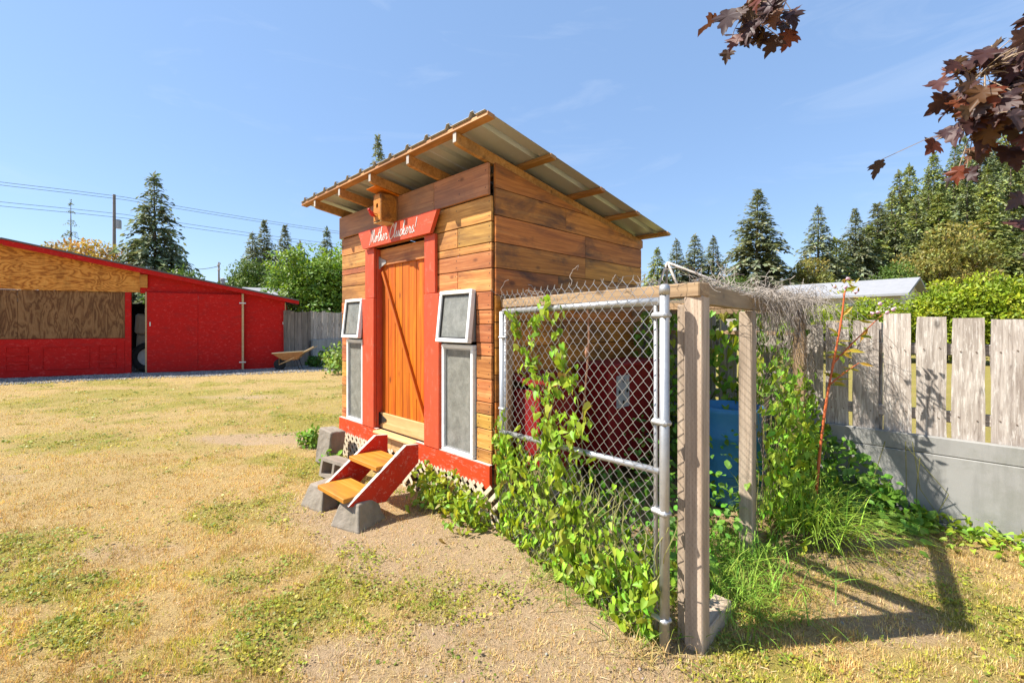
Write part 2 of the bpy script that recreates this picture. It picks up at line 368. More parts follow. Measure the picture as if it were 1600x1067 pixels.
LEAF = ([(0, 0, 0), (.30, .30, .05), (.26, .65, .04), (0, 1, -.08), (-.26, .65, .04), (-.30, .30, .05), (0, .5, 0)], [(0, 1, 6), (1, 2, 6), (2, 3, 6), (3, 4, 6), (4, 5, 6), (5, 0, 6)])
HEART = ([(0, .08, 0), (.17, -.12, .10), (.35, -.04, .18), (.36, .25, .17), (.22, .62, .08), (.02, 1, -.22), (-.22, .62, .09), (-.38, .25, .15), (-.37, -.02, .16), (-.18, -.13, .09), (0, .4, -.03)],
         [(0, 1, 10), (1, 2, 10), (2, 3, 10), (3, 4, 10), (4, 5, 10), (5, 6, 10), (6, 7, 10), (7, 8, 10), (8, 9, 10), (9, 0, 10)])
def tmesh(name, tmpl, mat, size=1):
    m = bpy.data.meshes.new(name); m.from_pydata([tuple(c * size for c in v) for v in tmpl[0]], [], tmpl[1]); m.materials.append(MATS[mat]); return m

# ------------------------------------------------------------------ measured layout
AX, AY = -.166, 3.6                               # near corner of the coop
U = np.array([-.714, .700]); V2 = np.array([.700, .714])
CRZ = math.atan2(-.700, .714)                     # coop frame: x to the right along the front, y into the depth
def cw(x, y): return np.array([AX, AY]) - U * x + V2 * y
FP = np.array([3.72, 3.23])                       # right fence: FP + U*s
G1 = np.array([-8.353, 16.33]); GX = np.array([.899, .438]); SRZ = math.atan2(.438, .899); GY = np.array([-.438, .899])
def sheds(px): return G1 + GX * px
PA = np.array([-.075, 3.45]); PB = np.array([.745, 2.17])  # chain link panel ends
P1 = np.array([.92, 2.21]); P2 = np.array([1.655, 3.12]); PC = np.array([2.575, 3.975])

# ------------------------------------------------------------------ ground
GREEN = [(-6.5, 9.5, 4.5, 1.6, .5), (-2.3, 7.6, 2.2, 1.5, .45), (-5.2, 6.2, 2.0, .8, .6), (-1.75, 4.9, .8, .55, .8), (-2.15, 3.75, .5, .35, .6), (-.35, 2.65, .5, .3, .9), (-.75, 2.85, .5, .3, .8), (-1.1, 2.45, .35, .25, .6),
         (-.55, 2.3, .3, .15, .5), (-3.4, 3.2, .6, .4, .5), (-2.2, 2.35, .3, .2, .6), (-1.5, 2.15, .4, .15, .6), (1.4, 2.6, .42, .25, .9), (1.8, 2.05, .7, .2, .8), (2.7, 2.5, .5, .5, .7), (2.4, 2.9, .5, .4, .6), (1.2, 2.05, .4, .2, .7), (-.15, 2.08, .3, .15, .5), (3.0, 2.0, .6, .5, .6), (-9, 12.2, 5, .8, .4), (-1.05, 3.15, .3, .12, .6), (-4.5, 7.4, 2.2, .5, .5), (-4.2, 4.9, .9, .25, .5), (-3.0, 2.7, .5, .2, .5), (-1.7, 2.9, .4, .2, .5), (-3.6, 11, 3, 1, .45), (-2.9, 5.2, .7, .2, .5)]
DIRT = [(-.35, 3.05, .8, .5, .75), (.2, 2.4, .6, .45, .85), (-1.7, 5.9, 1.3, .35, .9), (-1.1, 4.0, .9, .6, .6), (-3.3, 6.25, 1.3, .32, 1.0), (-2.4, 6.6, .9, .3, .8), (-5.5, 4.6, .6, .2, .5), (-2.6, 3.1, .5, .15, .45), (-6, 9.8, 1.2, .3, .5), (.1, 2.15, .8, .4, .9), (2.0, 2.42, .35, .25, .8), (2.4, 3.05, .6, .45, .6), (1.9, 2.8, .4, .3, .4), (-.6, 2.1, .45, .22, .8), (.55, 2.0, .4, .3, .6), (1.7, 2.3, .4, .15, .5), (-1.0, 3.4, .5, .35, .8), (.5, 3.3, 1.2, 1.0, .9), (2.0, 4.0, 1.0, .8, .9), (-2.7, 8.3, 1.5, .5, .35)]
def ell(lst, x, y):
    o = np.zeros_like(x)
    for cx, cy, rx, ry, w in lst: o = np.maximum(o, w * np.clip(1.5 - ((x - cx) / rx) ** 2 - ((y - cy) / ry) ** 2, 0, 1))
    return o
def cover(x, y):
    n1 = fbm(x, y, .55, 3); n2 = fbm(x, y, 1.9, 9)
    far = np.clip((y - 4.5) / 4, 0, 1) * np.clip((13.5 - y) / 2, 0, 1)
    g = ell(GREEN, x, y) * (.15 + 1.1 * n2) + np.clip((n1 - .5) * 1.1, 0, .35) + np.clip((n2 - .58) * 2.0, 0, .45) + .14 * far
    g = np.where((x + y > 7.0) & (x > -2.9), np.maximum(g, .5 + .4 * n2), g)
    d = ell(DIRT, x, y) * (.45 + 1.0 * n2) + np.clip((.36 - n1) * 1.6, 0, .45)
    sy = (x - G1[0]) * GY[0] + (y - G1[1]) * GY[1]; sx = (x - G1[0]) * GX[0] + (y - G1[1]) * GX[1]
    gr = np.clip((sy + 1.35 + .7 * (n2 - .5)) / .5, 0, 1) * (x < 0) * np.clip((4 - sx) / 1, 0, 1)
    return np.clip(g, 0, 1), np.clip(d, 0, 1), np.clip(gr, 0, 1)
def gz(x, y): return (fbm(x, y, 1.1, 21) - .5) * .05 + (vnoise(x, y, 6, 5) - .5) * .014
xs = np.concatenate([[-500, -250, -130, -80, -50, -35, -25], np.arange(-18, 8, .1), [9, 11, 14, 18, 25, 35, 60, 100, 200, 500]])
ys = np.concatenate([[-80, -30, -10, -4, -1], np.arange(.5, 17.5, .1), [18, 19, 21, 24, 30, 40, 60, 100, 200, 600]])
XX, YY = np.meshgrid(xs, ys); nx, ny = len(xs), len(ys)
gm = bpy.data.meshes.new('ground'); idx = np.arange(nx * ny).reshape(ny, nx)
F = np.stack([idx[:-1, :-1], idx[:-1, 1:], idx[1:, 1:], idx[1:, :-1]], -1).reshape(-1, 4)
gm.from_pydata(np.stack([XX, YY, gz(XX, YY)], -1).reshape(-1, 3).tolist(), [], F.tolist())
ca = gm.color_attributes.new('cover', 'FLOAT_COLOR', 'POINT'); g_, d_, r_ = cover(XX.ravel(), YY.ravel())
ca.data.foreach_set('color', np.stack([g_, d_, r_, np.ones_like(g_)], -1).astype(np.float32).ravel())
gm.materials.append(MATS['ground']); gm.shade_smooth(); struct(put('ground', gm))
# wooded hill
hx = np.linspace(20, 260, 40); hyv = np.linspace(45, 260, 40); HX, HY = np.meshgrid(hx, hyv)
def hillz(x, y): return 30 * np.exp(-((x - 125) / 58) ** 2 - ((y - 110) / 45) ** 2) - 1.2
hm = bpy.data.meshes.new('hill'); hi_ = np.arange(1600).reshape(40, 40)
hm.from_pydata(np.stack([HX, HY, hillz(HX, HY)], -1).reshape(-1, 3).tolist(), [], np.stack([hi_[:-1, :-1], hi_[:-1, 1:], hi_[1:, 1:], hi_[1:, :-1]], -1).reshape(-1, 4).tolist())
hm.materials.append(MATS['hill_earth']); hm.shade_smooth(); struct(put('hill', hm))

# ------------------------------------------------------------------ coop
coop = thing('chicken_coop', 'tall wooden chicken coop with red trim, plank door and slanted metal roof', 'coop', (AX, AY, 0), CRZ)
CW, CD = 2.72, 2.42
def zr(y): return 2.92 - .153 * y                 # underside of the rafters
rows = [.46, .57, .74, .86, .96, 1.15, 1.34, 1.45, 1.60, 1.72, 1.87, 2.06, 2.20, 2.27, 2.44, 2.65]
G = .007
NAILS = []
def hboard(parent, x0, x1, z0, z1, y, T=.025, mat='coop_wood', name='wall_plank'):
    if name in ('wall_plank', 'eave_board'):
        for xx in ((x0 + .03, x1 - .03) if x1 - x0 < .5 else (x0 + .03, (x0 + x1) / 2 + rnd.uniform(-.1, .1), x1 - .03)):
            for f in (.25, .75): NAILS.append((xx + rnd.uniform(-.008, .008), y - T / 2 - .0008, z0 + (z1 - z0) * f + rnd.uniform(-.01, .01)))
    return plank(name, parent, ((x0 + x1) / 2, y, (z0 + z1) / 2), x1 - x0 - G * .5, z1 - z0 - G, T, mat, ch=.003)
for i in range(len(rows) - 1):
    a, b = rows[i], rows[i + 1]; y = .0125 + rnd.uniform(-.002, .003)
    if b <= 1.9: hboard(coop, -.19, 0, a, b, y); hboard(coop, -CW, -2.54, a, b, y)
    else:
        if i % 3 == 1: hboard(coop, -.44, 0, a, b, y); hboard(coop, -.9, -.44, a, b, y)
        else: hboard(coop, -.9, 0, a, b, y)
        hboard(coop, -CW, -1.88, a, b, y)
hboard(coop, -1.88, -.9, 2.44, 2.65, .0125)
# deep board under the eaves, in two lengths
hboard(coop, -.75, -.012, 2.65, 2.915, -.014, .03, 'gable_wood', 'eave_board'); hboard(coop, -CW - .01, -.75, 2.65, 2.915, -.014, .03, 'gable_wood', 'eave_board')
# side wall boards, the upper ones cut to the roof slope
srow = [.30, .53, .75, .97, 1.19, 1.41, 1.62, 1.84, 2.06, 2.27, 2.49, 2.71, 2.93]
sj = [1.1, .6, 1.5, .8, 1.7, 1.0, .5, .83, 1.27, 1.27, .95, None]
def sloped_board(x, y0, y1, z0, z1, mat, T=.024, name='wall_plank'):
    pts = [(y0, z0), (y1, z0)]
    for yy in (y1, y0):
        pass
    top = lambda yy: min(z1, zr(yy) - .002)
    if top(y0) <= z0 + .01: return
    yc = (2.92 - .002 - z1) / .153; ye = min(y1, (2.92 - .002 - z0) / .153)
    poly = [(y0, z0), (ye, z0)]
    if top(ye) > z0 + .003: poly.append((ye, top(ye)))
    if y0 < yc < ye: poly.append((yc, z1))
    poly.append((y0, top(y0)))
    cy, cz = (y0 + ye) / 2, z0
    m = MB(); m.prism([(a - cy, b - cz) for a, b in poly], 'y', -T / 2, T / 2); m.obj(name, mat, coop, (x, cy, cz), SIDE)
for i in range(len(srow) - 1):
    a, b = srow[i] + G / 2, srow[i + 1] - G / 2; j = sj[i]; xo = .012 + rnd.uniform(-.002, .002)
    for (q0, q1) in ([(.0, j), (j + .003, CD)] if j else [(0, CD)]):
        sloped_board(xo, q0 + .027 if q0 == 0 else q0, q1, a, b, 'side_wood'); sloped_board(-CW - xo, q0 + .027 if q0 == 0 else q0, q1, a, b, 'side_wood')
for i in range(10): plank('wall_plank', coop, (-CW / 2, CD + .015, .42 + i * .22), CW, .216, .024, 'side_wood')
def panel(lo, hi, name, mat): m = MB(); m.box(lo, hi); return m.obj(name, mat, coop)
m = MB(); m.prism([(.03, .3), (CD, .3), (CD, zr(CD) - .004), (.03, zr(.03) - .004)], 'x', -.012, -.004); m.obj('slit_block', 'slit_block', coop)  # unseen inner sheets, added to stop light leaking through the board gaps
m = MB(); m.prism([(.03, .3), (CD, .3), (CD, zr(CD) - .004), (.03, zr(.03) - .004)], 'x', -CW + .004, -CW + .012); m.obj('slit_block', 'slit_block', coop)
panel((-CW + .02, .03, .38), (-.02, CD - .01, .445), 'floor', 'interior')
panel((-CW + .02, CD - .02, .45), (-.02, CD - .004, 2.53), 'slit_block', 'interior')
# red boards round the foot
def redb(x0, x1, z0, z1, y, T=.03, mat='coop_red', name='base_board'): return hboard(coop, x0, x1, z0, z1, y, T, mat, name)
redb(-1.05, .012, .262, .462, -.016); redb(-2.73, -1.80, .262, .462, -.016)
m = MB(); m.cbox((-1.05, -.0325, .4625), (.012, .0, .466), .001); m.obj('board_cap', 'white_worn', coop)
m = MB(); m.cbox((-2.73, -.0325, .4625), (-1.80, .0, .466), .001); m.obj('board_cap', 'white_worn', coop)
for q, (a, b) in enumerate(((-1.80, -1.52), (-1.52, -1.30), (-1.30, -1.05))): hboard(coop, a, b, .27, .43, -.006, .03, 'door_rail_wood', 'sill_board')
plank('threshold', coop, (-1.42, -.03, .443), .76, .10, .026, 'door_rail_wood', (R(90), 0, 0))
m = MB(); m.cbox((.028, .03, .24), (.052, CD, .44), .003); m.obj('base_board', 'coop_red', coop)
for (x, y) in ((-.06, .06), (-2.66, .06), (-.06, 2.34), (-2.66, 2.34), (-1.36, .06)):
    m = MB(); m.cbox((x - .06, y - .06 + .03, -.05), (x + .06, y + .09, .38)); m.obj('foundation_post', 'beam_wood', coop)
# lattice skirt
sl = MB(); sl.cbox((-.235, -.004, -.017), (.235, .004, .017), .002); slm = sl.mesh('lattice_slat', 'cream')
for i in range(29):
    x = -2.76 + i * .1
    if -1.62 < x < -1.02 and i % 2: continue
    put('lattice_slat', slm, coop, (x, -.046, .135), (0, R(45), 0)); put('lattice_slat', slm, coop, (x + .03, -.037, .135), (0, R(-45), 0))
for i in range(8): put('lattice_slat', slm, coop, (.064, .2 + i * .1, .10), (0, R(45), R(90)))
# door trim
for (x0, x1, xl0, xl1) in ((-.90, -.73, -.90, -.665), (-2.06, -1.86, -2.12, -1.86)):
    plank('door_trim', coop, ((x0 + x1) / 2, -.016, 2.165), .55, x1 - x0, .034, 'trim_red', VERT)
    plank('door_trim', coop, ((xl0 + xl1) / 2, -.018, 1.174), 1.424, xl1 - xl0, .038, 'trim_red', VERT)
plank('door_jamb', coop, (-1.867, .06, 1.44), 1.98, .014, .11, 'trim_red', (R(0), R(90), 0)); plank('door_jamb', coop, (-.893, .06, 1.44), 1.98, .014, .11, 'trim_red', (R(0), R(90), 0))
# sign board over the door, flared ends
sign = MB(); sign.prism([(-2.03, 2.442), (-.75, 2.442), (-.64, 2.640), (-2.14, 2.640)], 'y', -.075, -.035)
sg = sign.obj('sign_board', 'trim_red', coop)
GL = {'M': [[(-.05, -.12), (.05, -.05), (.2, .75), (.27, 1.0), (.33, .8), (.36, .05), (.5, .7), (.6, .98), (.66, .8), (.68, .1), (.76, 0), (.9, .2)]],
      'o': [[(.12, .2), (.3, .46), (.16, .45), (.06, .2), (.14, 0), (.3, .12), (.32, .36), (.24, .44), (.42, .36), (.5, .4)]],
      't': [[(0, .3), (.14, .6), (.2, .95), (.15, .5), (.13, .1), (.22, 0), (.36, .15)], [(.0, .62), (.36, .68)]],
      'h': [[(0, .1), (.2, .7), (.24, 1.0), (.15, .98), (.1, .4), (.09, 0), (.2, .38), (.3, .42), (.3, .1), (.38, 0), (.5, .16)]],
      'e': [[(0, .15), (.2, .24), (.28, .4), (.18, .46), (.08, .25), (.12, .02), (.26, .02), (.42, .2)]],
      'r': [[(0, .1), (.12, .42), (.16, .5), (.2, .4), (.32, .4), (.3, .1), (.38, 0), (.5, .14)]],
      'C': [[(.58, .72), (.56, .95), (.40, 1.0), (.16, .72), (.04, .3), (.14, -.02), (.36, -.04), (.58, .16)]],
      'l': [[(0, .12), (.2, .6), (.26, .96), (.18, 1.0), (.1, .5), (.12, .06), (.22, 0), (.34, .16)]],
      'u': [[(0, .2), (.1, .44), (.08, .1), (.18, 0), (.32, .2), (.38, .44), (.36, .1), (.44, 0), (.54, .15)]],
      'c': [[(.32, .36), (.22, .46), (.08, .26), (.12, .02), (.26, 0), (.42, .18)]],
      'k': [[(0, .12), (.2, .7), (.24, 1.0), (.15, .98), (.1, .4), (.09, 0), (.18, .3), (.34, .46), (.28, .26), (.16, .22), (.3, .05), (.4, 0), (.52, .15)]],
      's': [[(0, .1), (.16, .4), (.22, .52), (.2, .36), (.3, .16), (.24, 0), (.1, .03), (.3, .05), (.44, .12)]],
      '!': [[(.2, 1.0), (.1, .3)], [(.06, .06), (.05, .0)]]}
ADV = {'M': .86, 'o': .44, 't': .34, 'h': .46, 'e': .38, 'r': .46, 'C': .66, 'l': .36, 'u': .52, 'c': .38, 'k': .48, 's': .42, '!': .3, ' ': .3}
tx = MB(); word = 'Mother Cluckers!'; width = sum(ADV[c] for c in word); kx = .90 / width; kz = .135; pen = 0
for ch in word:
    for st in GL.get(ch, []):
        pts = [(-1.866 + (pen + a) * kx + b * .028, -.077, 2.478 + b * kz + .004) for a, b in st]
        tx.tube(catmull(pts, 5), .0044, 5)
    pen += ADV[ch]
lt = tx.obj('lettering', 'letter_white', sg, smooth=True); lt['label'] = 'white script lettering reading Mother Cluckers!'
# door: planks, rails, diagonal brace, ironwork
door = bpy.data.objects.new('door', None); COL.objects.link(door); door.parent = coop; door.location = (0, .075, 0)
dx = np.linspace(-1.852, -.905, 8)
for i in range(7): plank('door_plank', door, ((dx[i] + dx[i + 1]) / 2, rnd.uniform(-.002, .002), 1.435), 1.98, dx[i + 1] - dx[i] - .006, .022, 'door_wood', VERT)
plank('door_rail', door, (-1.38, -.023, 2.335), .945, .18, .022, 'coop_wood'); plank('door_rail', door, (-1.38, -.023, .545), .945, .17, .022, 'door_rail_wood')
bl = math.hypot(.80, 1.52); plank('door_brace', door, (-1.40, -.030, 1.42), bl, .034, .034, 'door_wood', (0, math.atan2(1.52, .80), 0))
for z in (2.28, .56):
    m = MB(); m.prism([(-1.855, z - .06), (-1.855, z + .06), (-1.72, z + .012), (-1.72, z - .012)], 'y', -.042, -.036); m.box((-1.868, -.05, z - .07), (-1.852, -.030, z + .07)); m.obj('hinge', 'black_iron' if z < 1 else 'old_steel', door)
def handle(z, h, out):
    m = MB(); pts = catmull([(-.955, -.012, z + h), (-.955, -.03, z + h * .9), (-.95, -out, z + h * .5), (-.95, -out, z - h * .4), (-.955, -.03, z - h * .9), (-.955, -.012, z - h)], 4); m.tube(pts, .007, 6); m.lathe([(.016, 0), (.016, .006)], 10, (-.955, -.02, z + h)); m.lathe([(.016, 0), (.016, .006)], 10, (-.955, -.02, z - h)); m.obj('handle', 'black_iron', door, smooth=True)
handle(1.50, .085, .06); handle(1.19, .035, .05)
m = MB(); m.box((-.99, -.024, 1.165), (-.93, -.012, 1.235)); m.obj('latch_plate', 'old_steel', door)
# windows
def window(x0, x1, z0, z1, tilt, y, name='window'):
    w = bpy.data.objects.new(name, None); COL.objects.link(w); w.parent = coop; w.location = ((x0 + x1) / 2, y, z1); w.rotation_euler = (-tilt, 0, 0)
    hw = (x1 - x0) / 2; h = z1 - z0; f = .035
    m = MB(); m.cbox((-hw, -.03, -f), (hw, .02, 0), .005); m.cbox((-hw, -.03, -h), (hw, .02, -h + f), .005); m.cbox((-hw, -.029, -h + f), (-hw + f, .019, -f), .005); m.cbox((hw - f, -.029, -h + f), (hw, .019, -f), .005); m.obj('frame', 'white_vinyl', w)
    m = MB(); i = .012; m.box((-hw + f, -.014, -f - i), (hw - f, .006, -f)); m.box((-hw + f, -.014, -h + f), (hw - f, .006, -h + f + i)); m.box((-hw + f, -.013, -h + f + i), (-hw + f + i, .005, -f - i)); m.box((hw - f - i, -.013, -h + f + i), (hw - f, .005, -f - i)); m.obj('glazing_bead', 'black_iron' if tilt else 'galvanised', w)
    m = MB(); m.box((-hw + f + i, -.004, -h + f + i), (hw - f - i, .001, -f - i)); m.obj('pane', 'dusty_glass', w)
    return w
for (x0, x1) in ((-.645, -.195), (-2.545, -2.125)):
    window(x0, x1, 1.44, 1.895, R(6.5), -.012); window(x0 + .01, x1 - .005, .465, 1.425, 0, .0)
    m = MB(); m.prism([(-.012, 1.87), (-.060, 1.455), (.01, 1.455), (.01, 1.87)], 'x', x1 - .016, x1 - .008); m.obj('window_stay', 'galvanised', coop)
# rafters, battens, metal sheets
RA = .153; TH = math.atan(RA)
rl = math.hypot(CD + .40 + .10, RA * (CD + .5))
for x in (-.04, -.69, -1.36, -2.03, -2.68):
    y0, y1 = -.345, CD + .12; m = MB(); m.prism([(y0, zr(y0) + .012), (y0 + .02, zr(y0 + .02)), (y1, zr(y1)), (y1, zr(y1) + .088), (y0, zr(y0) + .088)], 'x', -.021, .021); m.obj('rafter', 'rafter_wood', coop, (x, 0, 0))
    m = MB(); m.box((x - .019, y0 - .003, zr(y0) + .014), (x + .019, y0 - .0005, zr(y0) + .086)); m.obj('rafter_end', 'grey_stick', coop)
for y in (-.325, .37, 1.10, 1.76, CD + .05):
    a = .345; m = MB(); m.cbox((-3.06, -.035, 0), (a, .035, .034), .003); m.obj('batten', 'rafter_wood', coop, (0, y, zr(y) + .0895), (-TH, 0, 0))
def sheet(x0, x1, n):
    prof = []; w = (x1 - x0) / n
    for i in range(n):
        q = x0 + i * w; prof += [(q, .0), (q + w * .5 - .035, .0), (q + w * .5 - .016, .032), (q + w * .5 + .016, .032), (q + w * .5 + .035, .0)]
    prof.append((x1, 0)); m = MB(); ya, yb = -.372, CD + .16
    lo = [(x, ya, zr(ya) + .127 + h) for x, h in prof] + [(x, yb, zr(yb) + .127 + h) for x, h in prof]
    k = len(prof); hi = [(x, y, z + .0025) for x, y, z in lo]
    fs = [(i, i + 1, k + i + 1, k + i) for i in range(k - 1)]; fs += [tuple(2 * k + j for j in f)[::-1] for f in fs]
    fs += [(i, i + 1, 2 * k + i + 1, 2 * k + i) for i in range(k - 1)] + [(k + i, k + i + 1, 3 * k + i + 1, 3 * k + i) for i in range(k - 1)] + [(0, k, 3 * k, 2 * k), (k - 1, 2 * k - 1, 4 * k - 1, 3 * k - 1)]
    m.add(lo + hi, fs); return m.obj('roof_sheet', 'sheet_metal', coop)
for i, (a, b) in enumerate(((-3.06, -2.21), (-2.21, -1.36), (-1.36, -.52), (-.52, .33))): o = sheet(a + .001, b - .001, 3)
m = MB()
for (a, b, c) in NAILS: m.add([(a + .0055 * math.cos(k * 1.047), b, c + .0055 * math.sin(k * 1.047)) for k in range(6)], [(0, 1, 2, 3, 4, 5)])
m.obj('nail_heads', 'black_iron', coop)['kind'] = 'stuff'
# nest box lid poking out of the left wall
m = MB(); m.prism([(-2.745, .66), (-2.745, .92), (-2.95, .70), (-2.93, .66)], 'y', .15, .62); m.obj('nest_box', 'coop_red', coop)

# ------------------------------------------------------------------ bird house on the coop front
bh = thing('bird_house', 'small orange wooden bird house fixed high above the coop sign', 'bird house', (*cw(-1.445, -.03), 2.62), CRZ)
plank('back', bh, (0, -.008, .15), .30, .15, .014, 'rafter_wood', VERT); 
m = MB(); m.cbox((.062, -.19, .012), (.076, -.017, .285), .002); m.obj('side_panel', 'side_wood', bh); m = MB(); m.cbox((-.076, -.19, .012), (-.062, -.017, .285), .002); m.obj('side_panel', 'side_wood', bh)
fr = MB(); N = 16; hz = .17; hr = .022; ring = [(hr * math.cos(2 * math.pi * k / N), hz + hr * 1.15 * math.sin(2 * math.pi * k / N)) for k in range(N)]
outer = []
for k in range(N):
    a = 2 * math.pi * k / N; c_, s_ = math.cos(a), math.sin(a); t = min(.0615 / abs(c_) if abs(c_) > 1e-6 else 9, (.115 if s_ > 0 else .155) / abs(s_) if abs(s_) > 1e-6 else 9); outer.append((c_ * t, hz + s_ * t))
fr.add([(a, -.192, b) for a, b in ring] + [(a, -.192, b) for a, b in outer] + [(a, -.178, b) for a, b in ring], [(k, (k + 1) % N, N + (k + 1) % N, N + k) for k in range(N)] + [(k, (k + 1) % N, 2 * N + (k + 1) % N, 2 * N + k) for k in range(N)])
fr.obj('front_panel', 'tread_wood', bh); m = MB(); m.box((-.06, -.176, .015), (.06, -.17, .28)); m.obj('inside', 'dark_void', bh)
plank('floor', bh, (0, -.10, .005), .152, .18, .012, 'door_rail_wood', (R(90), 0, 0)); plank('roof', bh, (0, -.125, .315), .19, .27, .014, 'door_wood', (R(90 - 10), 0, 0))
m = MB(); m.tube([(0, -.19, .085), (0, -.235, .085)], .005, 6); m.obj('perch', 'rafter_wood', bh)
bird = thing('bird_ornament', 'tiny red bird ornament perched on the front of the bird house', 'ornament', (*cw(-1.475, -.265), 2.690), CRZ + R(30))
m = MB(); m.lathe([(.002, -.052), (.014, -.04), (.023, -.015), (.022, .01), (.014, .03), (.003, .04)], 10); m.obj('body', 'bird_red', bird, (0, 0, .02), (R(70), 0, 0), True)
m = MB(); m.lathe([(.002, -.016), (.012, -.01), (.016, 0), (.011, .011), (.002, .016)], 10); m.obj('head', 'bird_red', bird, (0, -.045, .045), (0, 0, 0), True)
m = MB(); m.prism([(-.012, 0), (.012, 0), (.018, .07), (-.018, .07)], 'z', -.003, .003); m.obj('tail', 'white_worn', bird, (0, .045, .012), (R(-25), 0, 0))

# ------------------------------------------------------------------ steps and blocks
st = thing('wooden_steps', 'short wooden steps with red sides and two orange treads', 'steps', (*cw(-.93, -.895), 0), CRZ + R(1.5))
for sx in (-1, 1):
    x = sx * .25; m = MB(); m.prism([(.0, .19), (.32, .14), (.645, .39), (.645, .545), (.52, .56)], 'x', x - .017, x + .017); sb = m.obj('stringer', 'stair_red', st)
    m = MB(); q = [(0, .1915), (.52, .5615), (.645, .5465)]; m.add([(x - .0172, a, b) for a, b in q] + [(x + .0172, a, b) for a, b in q] + [(x - .0172, a, b + .0025) for a, b in q] + [(x + .0172, a, b + .0025) for a, b in q], [(0, 3, 4, 1), (1, 4, 5, 2), (6, 7, 10, 9), (7, 8, 11, 10), (0, 1, 7, 6), (1, 2, 8, 7), (3, 9, 10, 4), (4, 10, 11, 5), (0, 6, 9, 3), (2, 5, 11, 8)]); m.obj('worn_edge', 'white_worn', sb)
plank('tread', st, (0, .115, .228), .464, .28, .036, 'tread_wood', (R(90), 0, 0)); plank('tread', st, (0, .40, .412), .464, .29, .036, 'tread_wood', (R(90), 0, 0))
plank('riser', st, (0, .50, .31), .462, .16, .02, 'door_rail_wood'); plank('riser', st, (0, .24, .19), .462, .035, .02, 'beam_wood')
TXC = bpy.data.textures.new('pitting', 'CLOUDS'); TXC.noise_scale = .06; TXC.noise_depth = 4
def roughen(o, w=.012, st=.014):
    bv = o.modifiers.new('b', 'BEVEL'); bv.width = w; bv.segments = 2
    sb = o.modifiers.new('s', 'SUBSURF'); sb.subdivision_type = 'SIMPLE'; sb.levels = sb.render_levels = 4
    d = o.modifiers.new('d', 'DISPLACE'); d.texture = TXC; d.strength = st; d.mid_level = .5; d.texture_coords = 'LOCAL'
def pier(loc, rz, label):
    m = MB(); a, b, h = .15, .095, .20
    m.add([(-a, -a, -.01), (a, -a, -.01), (a, a, -.01), (-a, a, -.01), (-a, -a, .02), (a, -a, .02), (a, a, .02), (-a, a, .02), (-b, -b, h), (b, -b, h), (b, b, h), (-b, b, h)],
          [(0, 3, 2, 1), (8, 9, 10, 11)] + [(i, (i + 1) % 4, 4 + (i + 1) % 4, 4 + i) for i in range(4)] + [(4 + i, 4 + (i + 1) % 4, 8 + (i + 1) % 4, 8 + i) for i in range(4)])
    o = m.obj('pier_block', 'concrete_block', None, loc, (0, 0, rz)); roughen(o)
    return tag(o, label, 'block', 'pier blocks under the steps')
pier((-1.235, 3.575, 0), R(64), 'sloped concrete pier block under the near foot of the steps')
pier((-1.655, 3.955, 0), R(58), 'sloped concrete pier block under the far foot of the steps')
m = MB(); m.cbox((-.13, -.095, 0), (.13, .095, .40), .012); o = m.obj('solid_block', 'concrete_block', None, (-2.12, 5.12, .0), (R(-5), R(6), R(-38))); roughen(o); tag(o, 'solid grey concrete block standing on end at the coop corner', 'block')
m = MB(); L_, h_, w_ = .20, .19, .095
def frame2(y, f):
    pass
xs_ = [-L_, -L_ + .03, -.015, .015, L_ - .03, L_]; 
for (a, b) in ((0, 1), (2, 3), (4, 5)): m.box((xs_[a], -w_, 0), (xs_[b], w_, h_))
for (a, b) in ((1, 2), (3, 4)): m.box((xs_[a], -w_, 0), (xs_[b], w_, .032)); m.box((xs_[a], -w_, h_ - .032), (xs_[b], w_, h_))
o = m.obj('cinder_block', 'concrete_block', None, (-1.80, 4.62, 0), (R(-8), R(3), R(-30))); tag(o, 'grey cinder block with two square holes lying beside the steps', 'block')

# ------------------------------------------------------------------ pen: chain link panel
pl = (PB - PA); PLEN = float(np.linalg.norm(pl)); prz = math.atan2(pl[1], pl[0])
cl = thing('chain_link_panel', 'galvanised chain link fence panel overgrown with bindweed beside the coop', 'fence panel', (*PA, 0), prz)
def tubeobj(pts, r, name, mat, parent, n=10): m = MB(); m.tube(pts, r, n); return m.obj(name, mat, parent, smooth=True)
o = tubeobj([(PLEN, 0, -.05), (PLEN, 0, 1.775)], .024, 'post', 'galvanised', cl, 14); m = MB(); m.lathe([(.027, 0), (.027, .03), (.024, .045), (.012, .052)], 14, (PLEN, 0, 1.745)); m.obj('post_cap', 'galvanised', o, smooth=True)
tubeobj([(.0, 0, -.05), (.0, 0, 1.70)], .024, 'post', 'galvanised', cl, 14)
tubeobj([(.024, 0, 1.70), (PLEN - .03, 0, 1.715)], .021, 'top_rail', 'galvanised', cl, 12); tubeobj([(.024, 0, .77), (PLEN - .03, 0, .875)], .018, 'middle_rail', 'galvanised', cl, 12)
tubeobj([(PLEN - .052, .0, .03), (PLEN - .052, .0, 1.73)], .011, 'tension_bar', 'galvanised', cl, 8); tubeobj([(.045, .0, .03), (.045, .0, 1.70)], .008, 'tension_bar', 'galvanised', cl, 8)
for z in (1.645, 1.12, .68, .16):
    m = MB(); m.cbox((PLEN - .068, -.030, z - .016), (PLEN + .029, .030, z + .016), .012); m.obj('clamp', 'galvanised', cl)
for z in (1.5, .95, .4): m = MB(); m.cbox((-.027, -.027, z - .012), (.05, .027, z + .012), .01); m.obj('clamp', 'galvanised', cl)
m = MB(); hw = .0365; nw = int((PLEN - .09) / hw); 
